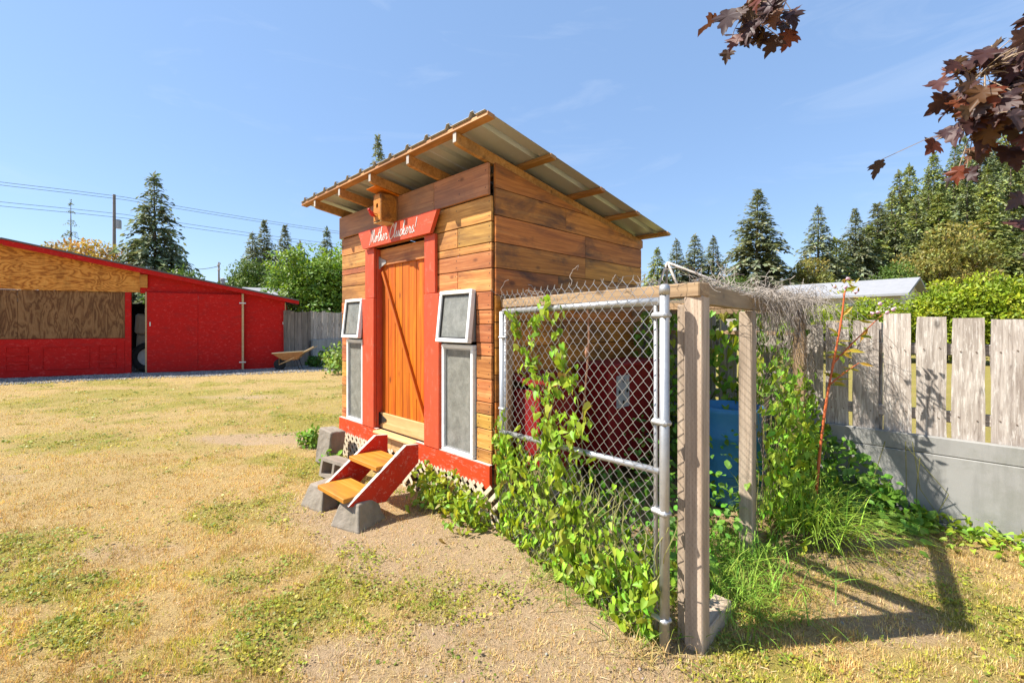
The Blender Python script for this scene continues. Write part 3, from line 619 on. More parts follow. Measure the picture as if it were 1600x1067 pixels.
for i in range(nw + 1):
    x0 = .045 + i * hw; pts = []
    nz_ = 48
    for k in range(nz_ + 1):
        z = .05 + k * hw * 1.02; side = (k + i) % 2
        x = x0 + (hw if side else 0) - hw * .5; b = .0028 if side else -.0028
        sag = .008 * math.sin(z * 3.1 + x0 * 2.4) + (.03 * max(0, .35 - z) * (1 + math.sin(x0 * 5)) if z < .35 else 0)
        pts.append((min(max(x, .04), PLEN - .046), b - .02 - sag, z))
    pts.append((pts[-1][0] + .010, -.028, pts[-1][2] + .018)); m.tube(pts, .0019, 4, False)
m.obj('wire_mesh', 'wire_steel', cl, smooth=True)
# wooden pen frame
pf = thing('pen_frame', 'pale timber post and beam frame of the chicken pen with open doorway', 'pen frame', (*P1, 0), CRZ)
ci, si = math.cos(-CRZ), math.sin(-CRZ)
def pfl(w): d = np.array(w) - P1; return np.array([d[0] * ci - d[1] * si, d[0] * si + d[1] * ci])
plank('post', pf, (0, 0, .86), 1.76, .092, .092, 'fir_post', VERT, .006)
plank('post', pf, (-.072, .03, .84), 1.72, .045, .09, 'fir_post', VERT, .005)
c2 = pfl(P2); cC = pfl(PC)
plank('post', pf, (c2[0], c2[1], .84), 1.70, .09, .09, 'fir_post', VERT, .006)
plank('post', pf, (cC[0], cC[1], .84), 1.72, .09, .09, 'beam_wood', VERT, .006)
def beam(a, b, z0, z1, T, mat, name='beam'):
    a = np.array(a); b = np.array(b); d = b - a; L = np.linalg.norm(d); return plank(name, pf, ((a[0] + b[0]) / 2, (a[1] + b[1]) / 2, (z0 + z1) / 2), L, z1 - z0, T, mat, (0, 0, math.atan2(d[1], d[0])), .005)
beam((0.0, .055), c2 + np.array([.0, .03]), 1.70, 1.805, .045, 'beam_wood'); beam(c2 + np.array([0, .035]), cC, 1.70, 1.80, .045, 'beam_wood')
wl0 = pfl(cw(.04, .12)); beam(wl0, (.045, -.02), 1.735, 1.805, .09, 'beam_wood'); 
wl1 = pfl(cw(.04, 2.2)); beam(wl1, cC + np.array([-.05, 0]), 1.70, 1.79, .045, 'beam_wood'); beam(wl1, cC + np.array([-.05, 0]), 1.50, 1.54, .04, 'beam_wood', 'rail')
beam(pfl(cw(.04, 1.1)), (c2[0] - .05, c2[1]), 1.715, 1.79, .04, 'beam_wood')
plank('post', pf, (wl0[0] + .02, wl0[1], .84), 1.72, .07, .07, 'beam_wood', VERT)
beam((.0, .055), (.0, .36), -.02, .09, .09, 'fir_post', 'sill'); beam(c2 + np.array([0, .05]), cC, .0, .09, .09, 'beam_wood', 'sill')
# hexagon netting on the pen side
net = MB(); nd = cC - c2; nl = np.linalg.norm(nd); hs = .026; cols = int(nl / (hs * 1.732)); rws = int(1.5 / (hs * 1.5))
def hexp(i, j): return i * hs * 1.732 + (hs * .866 if j % 2 else 0), .25 + j * hs * 1.5
def npt(a, z):
    t = a / nl; p = P2 + (PC - P2) * t; bul = .05 * math.sin(3 * t + z * 4) + .03 * math.sin(9 * t - z * 6); return (p[0] + .714 * (.05 + bul), p[1] - .70 * (.05 + bul), z)
for j in range(rws):
    for i in range(cols):
        a, z = hexp(i, j)
        if a > nl: continue
        j_ = lambda: rnd.uniform(-.004, .004)
        top = npt(a + j_(), z + hs); lft = npt(a - hs * .866, z + hs * .5); rgt = npt(a + hs * .866, z + hs * .5); bot = npt(a - hs * .866, z - hs * .5)
        net.tube([lft, top, rgt], .0014, 3, False); net.tube([lft, bot], .0018, 3, False)
o = net.obj('wire_netting', 'rusty_wire'); tag(o, 'rusty hexagonal chicken wire netting hanging on the right side of the pen', 'netting')
# roof netting of the pen (large diamonds)
rn = MB(); quad = [np.array(cw(.05, .2)), P1, PC, np.array(cw(.05, 2.1))]
def qp(a, b): p = (quad[0] * (1 - a) + quad[1] * a) * (1 - b) + (quad[3] * (1 - a) + quad[2] * a) * b; return (p[0], p[1], 1.815 - .05 * math.sin(math.pi * a) * math.sin(math.pi * b) + .01 * math.sin(17 * a + 11 * b))
n_ = 26
for k in range(-n_, n_):
    for sgn in (1, -1):
        pts = []
        for q in range(2 * n_ + 1):
            a = (k + q * .5) / n_; b = (q * .5) / n_
            if 0 <= a <= 1: pts.append(qp(a, b if sgn > 0 else 1 - b))
        if len(pts) > 1: rn.tube(pts, .0017, 3, False)
o = rn.obj('roof_netting', 'wire_steel'); tag(o, 'slack steel wire netting stretched over the top of the pen', 'netting')
# dead vines tangled along the top of the pen
tv = MB()
def tangle(a, b, n, spread, z0, droop, pdr):
    a = np.array(a); b = np.array(b)
    for i in range(n):
        t = rnd.random(); p = a + (b - a) * t; q = np.array([p[0] + rnd.gauss(0, spread), p[1] + rnd.gauss(0, spread), z0 + abs(rnd.gauss(0, .022))]); d = np.array([(b - a)[0], (b - a)[1], 0]); d /= np.linalg.norm(d); d = d * rnd.choice((-1, 1)) + np.array([rnd.gauss(0, .7), rnd.gauss(0, .7), rnd.gauss(0, .3)]); pts = [q]
        hang = rnd.random() < pdr; out = np.array([.714, -.70, 0])
        for k in range(rnd.randint(5, 9)):
            if hang and k > 1: d = d * .5 + np.array([0, 0, -1.]) * .8 + out * rnd.uniform(.0, .25) + np.array([rnd.gauss(0, .3), rnd.gauss(0, .3), 0])
            else: d = d + np.array([rnd.gauss(0, .55), rnd.gauss(0, .55), rnd.gauss(0, .35)]); d[2] -= .35 * (pts[-1][2] - z0 - .02) / .03 * .3
            d /= np.linalg.norm(d); pts.append(pts[-1] + d * rnd.uniform(.018, .045) * (1 + (droop if hang else 0)))
        tv.tube(catmull(pts, 2), .0015, 3, False)
tangle(P2 + np.array([.05, 0]), PC + np.array([.08, .05]), 800, .03, 1.79, .5, .5); tangle(P1, P2, 90, .018, 1.806, .1, .02); tangle(cw(.0, .05) + np.array([.05, -.1]), P1, 34, .010, 1.80, .0, .02); tangle(PC + np.array([.06, -.02]), PC + np.array([.04, .02]), 160, .05, 1.78, 2.6, .9)
o = joined('dead_vines', tv.mesh('dead_vines', 'dead_vine'), 'dead_vine'); tag(o, 'grey tangle of dead vines along the top of the pen', 'dead vines', kind='stuff')
# grey stick frame poking up behind the pen beam
af = thing('stick_frame', 'weathered grey stick A-frame rising above the pen roof', 'frame', (1.47, 4.2, 1.80))
ap = (0, 0, .385)
for e in ((-.14, .05, -.0), (.16, -.03, 0.0), (.72, -.10, .08), (.10, .35, .0)): tubeobj([ap, e], .012, 'stick', 'grey_stick', af, 6)
m = MB(); m.add([ap, (-.13, .05, .01), (.15, -.02, .01)], [(0, 1, 2)]); 
# barrel
br = thing('plastic_barrel', 'blue plastic barrel standing inside the pen behind the timber post', 'barrel', (2.0, 4.07, 0))
m = MB(); m.lathe([(.25, 0), (.275, .03), (.29, .2), (.283, .27), (.296, .29), (.283, .31), (.292, .45), (.283, .58), (.296, .60), (.283, .62), (.285, .80), (.29, .82), (.29, .86), (.265, .865), (.262, .78), (.255, .72)], 32); m.obj('body', 'blue_plastic', br, smooth=True)
m = MB(); m.lathe([(.254, .70), (.254, .705)], 24); m.obj('dark_water', 'dark_void', br)
# red boxes and feeder in the pen
nb = thing('nest_box', 'dark red wooden nest box low on the coop wall inside the pen', 'nest box', (*cw(.05, .20), .35), CRZ)
m = MB(); m.cbox((0, 0, .10), (.30, .46, .72), .004); m.obj('box', 'box_red', nb); m = MB(); m.prism([(0, .80), (0, .84), (.36, .76), (.36, .72)], 'y', -.02, .48); m.obj('lid', 'box_red', nb)
for q in ((.03, .03), (.26, .03), (.03, .42), (.26, .42)): m = MB(); m.box((q[0] - .02, q[1] - .02, -.37), (q[0] + .02, q[1] + .02, .10)); m.obj('leg', 'beam_wood', nb)
nb2 = thing('red_cabinet', 'red cabinet with a grey patterned front standing deep inside the pen', 'cabinet', (*cw(.06, 1.05), .0), CRZ)
m = MB(); m.cbox((0, 0, .25), (.38, 1.0, 1.20), .006); m.obj('body', 'box_red', nb2); m = MB(); m.cbox((-.0, -.02, 1.20), (.42, 1.02, 1.235), .006); m.obj('top', 'box_red', nb2)
m = MB(); m.box((.382, .12, .82), (.392, .34, 1.12)); m.obj('grey_panel', 'house_grey', nb2)
for i in range(3):
    for j in range(3): m = MB(); m.lathe([(.018, 0), (.014, .006)], 10); m.obj('round_mark', 'black_iron' if (i + j) % 2 else 'white_worn', nb2, (.393, .16 + i * .07, .87 + j * .10), (0, R(90), 0))
for q in ((.03, .03), (.34, .03), (.03, .95), (.34, .95)): m = MB(); m.box((q[0] - .02, q[1] - .02, -.02), (q[0] + .02, q[1] + .02, .25)); m.obj('leg', 'beam_wood', nb2)
m = MB(); q = np.array([.46, 2.72]); pts = catmull([(q[0], q[1], 1.735), (q[0] + .01, q[1], 1.5), (q[0] - .01, q[1] + .01, 1.2), (q[0] - .03, q[1], 1.02)], 6); m.tube(pts, .006, 5); m.lathe([(.012, 0), (.016, .03), (.008, .06)], 6, (q[0], q[1], 1.40)); o = m.obj('frayed_rope', 'rusty_rope'); tag(o, 'thin reddish frayed rope hanging inside the chain link panel', 'rope')

# ------------------------------------------------------------------ right fence
cwall = thing('concrete_fence_base', 'pale grey concrete panel wall at the foot of the weathered plank fence', 'wall', (*FP, 0), math.atan2(-U[1], -U[0]))
# local x runs to the right (towards the camera side), so s = -x
for (x0, x1) in ((-9.0, -6.6), (-6.6, -4.2), (-4.2, -1.8), (-1.8, .62), (.62, 3.0)):
    m = MB(); m.cbox((x0 + .003, -.03, -.1), (x1 - .003, .05, .03), .006); m.cbox((x0 + .003, -.014, .033), (x1 - .003, .05, .56), .006); m.cbox((x0 + .003, -.009, .563), (x1 - .003, .05, .70), .006); m.obj('panel', 'concrete_wall', cwall)
fn = thing('plank_fence', 'weathered grey plank fence with gaps along the right side of the yard', 'fence', (*FP, 0), math.atan2(-U[1], -U[0]))
brd = [(1.36, 1.22, 1.60), (1.20, 1.03, 1.64), (1.0, .82, 1.64), (.79, .61, 1.70), (.58, .40, 1.665), (.37, .19, 1.655), (.16, -.01, 1.645), (-.05, -.22, 1.63), (-.26, -.44, 1.66), (-.48, -.66, 1.64), (-.70, -.87, 1.62), (-.91, -1.08, 1.65)]
q = 1.39
while q < 8.8:
    w = rnd.uniform(.14, .18); brd.append((q + w, q, rnd.uniform(1.58, 1.70))); q += w + rnd.uniform(.02, .04)
def fboard(s0, s1, top, zb, parent, y, mat, ragged=.008):
    w = s0 - s1; n = 6; m = MB(); h = top - zb; L = h / 2
    prof = [(-w / 2 + .003 * math.sin(zb * 9 + s0 * 31), -L)] + [(-w / 2 + rnd.uniform(-.0035, .0035), -L + h * k / n) for k in range(1, n)] + [(-w / 2 + .003, L - rnd.uniform(0, ragged)), (-w * .2, L - rnd.uniform(0, ragged)), (w * .2, L - rnd.uniform(0, ragged)), (w / 2 - .003, L - rnd.uniform(0, ragged))] + [(w / 2 + rnd.uniform(-.0035, .0035), L - h * k / n) for k in range(1, n)] + [(w / 2, -L)]
    # local x along the length: rotate so that x is vertical
    m.prism([(b, a) for a, b in prof], 'y', -.011, .011); return m.obj('fence_plank', mat, parent, (-(s0 + s1) / 2, y, zb + h / 2), (rnd.uniform(-.006, .006), R(-90) + rnd.uniform(-.008, .008), 0))
for (a, b, t) in brd: fboard(a, b, t, .665 if True else 0, fn, .066 + rnd.uniform(-.003, .003), 'grey_fence')
m = MB()
for (a, b, t) in brd:
    for z in (1.40, .86):
        for q in (.25, .75):
            cx_, cz_ = -(b + (a - b) * q) + rnd.uniform(-.01, .01), z + rnd.uniform(-.02, .02); m.add([(cx_ + .006 * math.cos(k * 1.047), .0505, cz_ + .006 * math.sin(k * 1.047)) for k in range(6)], [(0, 1, 2, 3, 4, 5)])
m.obj('nail_heads', 'rusty_wire', fn)['kind'] = 'stuff'
for z in (1.40, .86):
    for (x0, x1) in ((-9, -6.01), (-6, -3.01), (-3, .3), (.304, 3)): m = MB(); m.cbox((x0, .085, z - .045), (x1, .125, z + .045), .004); m.obj('rail', 'grey_fence', fn)
for x in (-7.5, -5.1, -2.7, -.85, 1.4): plank('post', fn, (x, .175, .8), 1.64, .09, .09, 'grey_fence', VERT)

# ------------------------------------------------------------------ red shed
sh = thing('red_shed', 'long low red shed with plywood gable and sliding door at the yard edge', 'shed', (*G1, 0), SRZ)
def sz(x): s_ = -x; return 4.07 - abs(7.3 - s_) * .2077          # underside of the roof
def sbox(x0, x1, z0, z1, y0, y1, name, mat, ch=.006, parent=None): m = MB(); c = ((x0 + x1) / 2, (y0 + y1) / 2, (z0 + z1) / 2); m.cbox((x0 - c[0], y0 - c[1], z0 - c[2]), (x1 - c[0], y1 - c[1], z1 - c[2]), ch); return m.obj(name, mat, parent or sh, c)
def sgable(x0, x1, z0, y0, y1, name, mat):
    c = ((x0 + x1) / 2, y0, z0); poly = [(x0, z0), (x1, z0), (x1, sz(x1) - .01)] + ([(-7.3, sz(-7.3) - .01)] if x0 < -7.3 < x1 else []) + [(x0, sz(x0) - .01)]
    m = MB(); m.prism([(a - c[0], b - c[2]) for a, b in poly], 'y', 0, y1 - y0); return m.obj(name, mat, sh, c)
sgable(-1.30, 0, 0, 0, .06, 'wall', 'shed_red'); sgable(-4.20, -1.304, 2.62, 0.002, .06, 'wall', 'shed_red')
sgable(-10.4, -4.204, 2.645, -.012, .05, 'gable_panel', 'ply_orange'); sgable(-14.6, -10.404, 0, 0, .05, 'wall', 'shed_red')
sbox(-7.1, -4.60, 1.165, 2.64, .03, .05, 'plywood_panel', 'ply_brown'); sbox(-10.4, -7.104, 1.165, 2.64, .032, .05, 'plywood_panel', 'ply_brown')
sbox(-4.585, -4.43, 0, 2.64, -.02, .06, 'door_post', 'shed_red')
gp = sbox(-10.4, -4.59, .02, 1.16, .0, .05, 'garage_panel', 'shed_red')
def mould(x0, x1, z0, z1):
    m = MB(); w = .025
    for (a, b, c, d) in ((x0, x1, z0, z0 + w), (x0, x1, z1 - w, z1), (x0, x0 + w, z0 + w, z1 - w), (x1 - w, x1, z0 + w, z1 - w)): m.cbox((a, -.018, c), (b, -.002, d), .005)
    o = m.obj('moulding', 'shed_red', sh)
mould(-6.55, -5.45, .22, .92)
for z in (.22, .48, .74): mould(-5.25, -4.8, z, z + .2); mould(-7.35, -6.85, z, z + .2)
sd_ = bpy.data.objects.new('sliding_door', None); COL.objects.link(sd_); sd_.parent = sh
sbox(-2.62, -1.31, .03, 2.645, -.12, -.09, 'door_sheet', 'shed_red', parent=sd_); sbox(-4.0, -2.624, .03, 2.65, -.12, -.09, 'door_sheet', 'shed_red', parent=sd_); sbox(-4.045, -4.003, .02, 2.655, -.125, -.03, 'door_edge', 'raw_edge', parent=sd_)
m = MB(); m.box((-3.93, -.135, 1.55), (-3.90, -.121, 1.68)); m.obj('door_pull', 'white_metal_bit', sd_)
sbox(-1.345, -1.28, .02, 2.68, -.16, -.122, 'batten', 'raw_edge')
for z in (2.35, .28): m = MB(); m.box((-1.42, -.170, z - .02), (-1.22, -.161, z + .02)); m.obj('strap_hinge', 'white_metal_bit', sh)
sbox(-.0, .03, 0, 2.4, .0, .3, 'corner_board', 'raw_edge')
for (x0, x1) in ((-7.3, .47), (-15.0, -7.3)):
    p = [(x0, sz(x0)), (x1, sz(x1)), (x1, sz(x1) + .05), (x0, sz(x0) + .05)]; m = MB(); m.prism(p, 'y', -.30, 6.2); m.obj('roof', 'roof_dark', sh)
    q0, q1 = x0, x1; p = [(q0, sz(q0) - .165), (q1, sz(q1) - .12), (q1, sz(q1) - .004), (q0, sz(q0) - .004)]; m = MB(); m.prism([(a, b) for a, b in p], 'y', -.27, -.235); m.obj('fascia', 'shed_red', sh)
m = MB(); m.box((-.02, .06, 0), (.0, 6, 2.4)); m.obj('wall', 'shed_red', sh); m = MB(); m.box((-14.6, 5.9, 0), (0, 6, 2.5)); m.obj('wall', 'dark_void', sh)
m = MB(); m.box((-4.2, -.07, 2.80), (-4.0, -.014, 3.22)); m.obj('gable_bracket', 'side_wood', sh)
m = MB(); m.lathe([(.07, 0), (.07, .35), (.10, .36), (.10, .42), (.02, .46)], 12, (-2.3, 3, sz(-2.3))); m.obj('vent_pipe', 'old_steel', sh)
tw = sheds(-4.10) + GY * .55
ty = thing('spare_wheel', 'dark tyre with pale hub leaning inside the shed doorway', 'wheel', (*tw, .0), SRZ)
m = MB(); m.lathe([(.30, -.10), (.44, -.10), (.50, -.05), (.50, .05), (.44, .10), (.30, .10), (.29, 0)], 32); m.obj('tyre', 'rubber', ty, (0, 0, .50), (R(82), 0, 0), True)
m = MB(); m.lathe([(.05, .03), (.12, .05), (.26, .03), (.295, .06), (.295, -.05), (.05, -.05)], 28); m.obj('rim', 'pale_rim', ty, (0, 0, .50), (R(82), 0, 0), True)
tp = sheds(-4.25) + GY * 1.1
m = MB(); 
for k, (a, b, z) in enumerate(((.62, .5, 1.15), (.60, .48, 1.45), (.50, .42, 1.78), (.34, .30, 2.05))):
    pass
m.cbox((-.35, -.2, 0), (.4, .4, 1.25), .05); m.cbox((-.42, -.26, 1.25), (.46, .44, 1.95), .06); m.cbox((-.2, -.1, 1.95), (.3, .3, 2.2), .06); o = m.obj('covered_bundle', 'tarp', None, (*tp, 0), (R(2), R(3), SRZ + .3)); tag(o, 'tall beige tarp covered bundle inside the shed doorway', 'bundle')

# ------------------------------------------------------------------ back fence, wheelbarrow
B0 = np.array([-8.15, 17.0]); B1 = np.array([-6.9, 22.5]); bd = (B1 - B0); bL = np.linalg.norm(bd); bd /= bL; brz = math.atan2(bd[1], bd[0])
bf = thing('back_fence', 'brown vertical plank fence behind the wheelbarrow at the far corner', 'fence', (*B0, 0), brz)
q = -.8
while q < bL + 8:
    w = rnd.uniform(.15, .21); h = rnd.uniform(2.05, 2.16); m = MB(); m.prism([(-h / 2, -w / 2), (h / 2, -w / 2 + rnd.uniform(0, .02)), (h / 2 - rnd.uniform(0, .02), w / 2), (-h / 2, w / 2)], 'y', -.012, .012)
    m.obj('fence_plank', 'shaded_fence' if q < .6 else 'grey_fence', bf, (q + w / 2, rnd.uniform(-.01, .01), h / 2), (0, R(-90) + rnd.uniform(-.012, .012), 0)); q += w + .008  # first boards get darker wood: the shed's shadow put into their colour
m = MB(); m.box((-.8, .02, 1.6), (bL + 8, .06, 1.7)); m.obj('rail', 'grey_fence', bf)
bw = thing('retaining_wall', 'low grey concrete retaining wall in front of the back fence', 'wall', (*(B0 + bd * .55 + np.array([.12, -.0])), 0), brz)
for i in range(4): m = MB(); m.cbox((i * 1.8 + .004, -.05, -.1), (i * 1.8 + 1.796, .05, .62), .01); m.cbox((i * 1.8 + .004, -.042, .624), (i * 1.8 + 1.796, .05, .98), .01); m.obj('panel', 'concrete_wall', bw)
wb = thing('wheelbarrow', 'rusty old wheelbarrow parked beside the red shed corner', 'wheelbarrow', (-7.75, 15.7, 0), R(12))
m = MB(); top = [(-.58, -.33), (.42, -.30), (.42, .30), (-.58, .33)]; bot = [(-.28, -.2), (.18, -.2), (.18, .2), (-.28, .2)]
m.add([(a, b, .60 if a < 0 else .66) for a, b in top] + [(a, b, .36) for a, b in bot] + [(a * .97, b * .96, .605 if a < 0 else .66) for a, b in top] + [(a * .95, b * .93, .375) for a, b in bot],
      [(i, (i + 1) % 4, 4 + (i + 1) % 4, 4 + i) for i in range(4)] + [(4, 5, 6, 7)] + [(8 + i, 8 + (i + 1) % 4, 12 + (i + 1) % 4, 12 + i) for i in range(4)] + [(12, 13, 14, 15)] + [(i, (i + 1) % 4, 8 + (i + 1) % 4, 8 + i) for i in range(4)]); m.obj('tray', 'rust_tray', wb)
m = MB(); m.tube([(a, b, .605 if a < 0 else .665) for a, b in top + top[:1]], .014, 6); m.obj('tray_rim', 'hay', wb)
m = MB(); m.lathe([(.05, .40), (.38, .43), (.2, .55), (.02, .58)], 9, (-.08, 0, 0)); o = m.obj('load', 'hay', wb); o.scale = (1, .6, 1)
for y in (-.26, .26): tubeobj([(-.42, y * .4, .20), (-.1, y * .8, .34), (.75, y, .82)], .022, 'handle', 'raw_edge', wb, 6); tubeobj([(.15, y * .8, .38), (.28, y * .8, .0)], .016, 'leg', 'black_iron', wb, 6); tubeobj([(-.42, y * .4, .20), (-.40, y * .5, .50)], .012, 'brace', 'rust_tray', wb, 6)
m = MB(); m.lathe([(.05, -.035), (.14, -.04), (.19, -.03), (.20, 0), (.19, .03), (.14, .04), (.05, .035)], 20); m.obj('wheel', 'rubber', wb, (-.42, 0, .20), (R(90), 0, 0), True)

# ------------------------------------------------------------------ neighbours, poles, wires
def house(name, label, a, b, depth, eave, ridge, wallm, roofm, over=.4):
    a = np.array(a); b = np.array(b); d = b - a; L = np.linalg.norm(d); h = thing(name, label, 'house', (*a, 0), math.atan2(d[1], d[0]))
    m = MB(); m.prism([(0, 0), (depth, 0), (depth, eave), (depth / 2, ridge), (0, eave)], 'x', 0, L); m.obj('wall', wallm, h)
    for s_ in (0, 1):
        y0 = -over if s_ == 0 else depth + over; k = (ridge - eave) / (depth / 2); m = MB(); m.prism([(y0, eave - over * k), (depth / 2, ridge), (depth / 2, ridge + .12), (y0, eave - over * k + .12)], 'x', -over, L + over); m.obj('roof', roofm, h)
    for x in np.arange(1.2, L - 1, 2.4):
        m = MB(); m.box((x, -.03, eave - 1.6), (x + 1.0, -.004, eave - .5)); w = m.obj('window', 'white_vinyl', h); m = MB(); m.box((x + .07, -.034, eave - 1.53), (x + .93, -.031, eave - .57)); m.obj('pane', 'dark_glass', w)
    return h
house('neighbour_house', 'pale house with long grey roof behind the bright hedge', (16.7, 28.0), (20.3, 23.2), 4.0, 3.25, 4.05, 'house_cream', 'roof_grey')
house('far_house', 'low grey metal roofed house beyond the red shed', (-18.6, 31), (-14.6, 33), 5, 3.3, 4.25, 'house_grey', 'roof_grey')
def pole(label, x, y, h, arms):
    t = thing('utility_pole', label, 'utility pole', (x, y, 0), R(41), 'utility poles'); m = MB(); m.tube([(0, 0, -.3), (0, 0, h)], [.19, .12], 8); m.obj('shaft', 'pole_wood', t)
    for z, w in arms:
        m = MB(); m.cbox((-.06, -w, z - .06), (.06, w, z + .06)); a = m.obj('crossarm', 'pole_wood', t)
        for q in np.linspace(-w * .9, w * .9, 4): m = MB(); m.lathe([(.05, 0), (.06, .08), (.03, .18)], 6, (0, q, z + .06)); m.obj('insulator', 'white_metal_bit', a)
    m = MB(); m.lathe([(.22, 0), (.25, .05), (.25, .8), (.18, .9)], 10, (.32, 0, h - 3.4)); m.obj('transformer', 'old_steel', t); return t
pole('tall grey utility pole between the yellow tree and the big fir', -40.3, 45, 14.75, [])
pole('short distant utility pole with crossarm right of the big fir', -46.2, 70, 11.4, [(11.0, 1.4), (10.2, 1.1)])
wd = np.array([22.7, 20.]); wp = np.array([-40.3, 45.])
for k, (off, z, lab) in enumerate(((.35, 14.75, 'upper overhead power cable of the near pair'), (-.5, 14.3, 'second overhead power cable just under the top one'), (.3, 12.95, 'third overhead power cable well below the top pair'), (-.4, 12.45, 'fourth overhead power cable lowest on the pole'))):
    m = MB(); pts = []
    for t in np.linspace(-1.3, 3.4, 40):
        p = wp + wd * t + np.array([-.66, .75]) * off; ph = (t % 1.7) / 1.7 if t >= 0 else ((t + 1.7) % 1.7) / 1.7; pts.append((p[0], p[1], z - .55 * 4 * ph * (1 - ph)))
    m.tube(pts, .022, 4, False); o = m.obj('power_cable', 'cable'); tag(o, lab, 'cable', 'overhead cables')
m = MB(); m.tube([(wp[0] + (-46.2 - wp[0]) * t, 45 + 25 * t, 9.3 + 1.5 * t - 1.2 * 4 * t * (1 - t)) for t in np.linspace(0, 1, 14)], .05, 4, False); o = m.obj('power_cable', 'cable'); tag(o, 'thick black service cable sagging between the two poles', 'cable')

# ------------------------------------------------------------------ trees
def conifer_mesh(seed, H, Rd, cols, levels=30, dens=1.0, droop=.25, gap=.12, base=.07, name='crown'):
    global rng
    rng = np.random.default_rng(seed); P = []; T = []; N = []; S = []; C = []
    for i in range(levels):
        f = (i + rng.uniform(-.3, .3)) / levels; f = min(max(f, 0), .99); z = H * (base + (1 - base) * f); r = Rd * (1 - f) ** 1.0 * (1 if f > .12 else .8 + f)
        nb = max(6, int(12 - 5 * f)); a0 = rng.uniform(0, 6.28)
        for b in range(nb):
            if rng.random() < gap: continue
            a = a0 + b * 6.283 / nb + rng.normal(0, .22); L = r * rng.uniform(.62, 1.2) + .10; up = rng.uniform(-.1, .25) + .5 * f
            nt = max(5, int(15 * dens * L / Rd) + 3); t = np.sort(rng.uniform(.12, 1, nt)); shade = rng.uniform(.65, 1.35)
            d = np.array([math.cos(a), math.sin(a), 0]); sd = np.array([-d[1], d[0], 0])
            for sgn in (-1, 1, 0):
                tt = t if sgn else np.linspace(.3, 1, max(3, nt // 2)); n = len(tt)
                pos = d[None] * (L * tt)[:, None]; pos[:, 2] = z + L * (up * tt - (droop + .35) * tt ** 2)
                di = d[None] * (.75 if sgn else 1.0) + sd[None] * sgn * rng.uniform(.5, 1.0, (n, 1)); di[:, 2] += up - 2 * (droop + .3) * tt + rng.normal(0, .18, n)
                P.append(pos + rng.normal(0, .05 * Rd / 3, (n, 3))); T.append(di); nn = rng.normal(0, .35, (n, 3)); nn[:, 2] += 1; N.append(nn)
                S.append(np.clip((.27 * Rd) * (1 - .35 * tt) * rng.uniform(.6, 1.15, n) * (1 - .74 * f), .10, None)); cc = tint(cols[rng.integers(len(cols))], n, .25, .06) * shade ; C.append(cc)
    n = 14; P.append(np.stack([rng.normal(0, .04, n), rng.normal(0, .04, n), H * rng.uniform(.93, .995, n)], -1)); T.append(np.stack([rng.normal(0, .5, n), rng.normal(0, .5, n), np.ones(n)], -1)); N.append(unit(n)); S.append(rng.uniform(.25, .45, n) * Rd / 4); C.append(tint(cols[0], n))
    P = np.concatenate(P); T = np.concatenate(T); N = np.concatenate(N); S = np.concatenate(S); C = np.concatenate(C)
    m = scatter(*DIAMOND, P, frames(N, T), S, C); m.materials.append(MATS['needles']); m.name = name
    tk = MB(); tk.tube([(0, 0, -.5), (0, 0, H * .5), (0, 0, H * .985)], [H * .017, H * .009, .02], 7); return m, tk.mesh('trunk', 'trunk_bark', True)
def leafy_mesh(seed, H, Rd, cols, n=7000, leaf=.22, z0=.18, clusters=34, tmpl=DIAMOND, hang=0, pointy=0.):
    global rng
    rng = np.random.default_rng(seed); cz = H * (z0 + (1 - z0) / 2); hz_ = H * (1 - z0) / 2
    u = unit(clusters); rr = rng.uniform(.35, .82, clusters) ** .7; u[:, 2] = u[:, 2] * .95; cc = u * rr[:, None] * np.array([Rd, Rd, hz_])
    if pointy: cc[:, :2] *= (1 - pointy * np.clip((cc[:, 2:3] / hz_ + 1) / 2, 0, 1))
    cr = rng.uniform(.2, .36, clusters) * min(Rd, hz_) * 1.05; k = rng.integers(clusters, size=n); d = unit(n); rad = rng.uniform(.55, 1.08, n) ** .6
    P = cc[k] + d * (cr[k] * rad)[:, None] * np.array([1.15, 1.15, .9]); P[:, 2] += cz
    cen = np.array([0, 0, cz]); o = P - cen; o /= np.linalg.norm(o, axis=1, keepdims=True)
    Nn = o * .6 + d * .5 + rng.normal(0, .45, (n, 3)); Nn[:, 2] += .5; T = rng.normal(0, .8, (n, 3)) + o * .5; T[:, 2] -= hang
    ct = np.array(cols)[rng.integers(len(cols), size=clusters)]; C = ct[k] * (1 + .22 * rng.normal(size=(n, 1))) * (1 + .06 * rng.normal(size=(n, 3)))
    m = scatter(*tmpl, P, frames(Nn, T), leaf * rng.uniform(.6, 1.3, n), np.clip(C, .004, .9)); m.materials.append(MATS['foliage']); m.name = 'crown'
    tk = MB(); tk.tube([(0, 0, -.4), (0, 0, cz * .6), (.05, 0, cz)], [H * .022, H * .015, H * .008], 7)
    for c_ in cc[:9]: tk.tube([(0, 0, cz * .55), (c_[0] * .5, c_[1] * .5, cz * .75 + c_[2] * .3), (c_[0], c_[1], cz + c_[2])], [H * .009, H * .006, H * .002], 5)
    return m, tk.mesh('trunk', 'trunk_bark', True)
DKG = [(.155, .190, .092), (.185, .218, .10), (.140, .175, .09)]; BLG = [(.205, .230, .135), (.240, .258, .142), (.175, .205, .125)]; MDG = [(.26, .30, .085), (.31, .335, .092), (.22, .265, .085)]
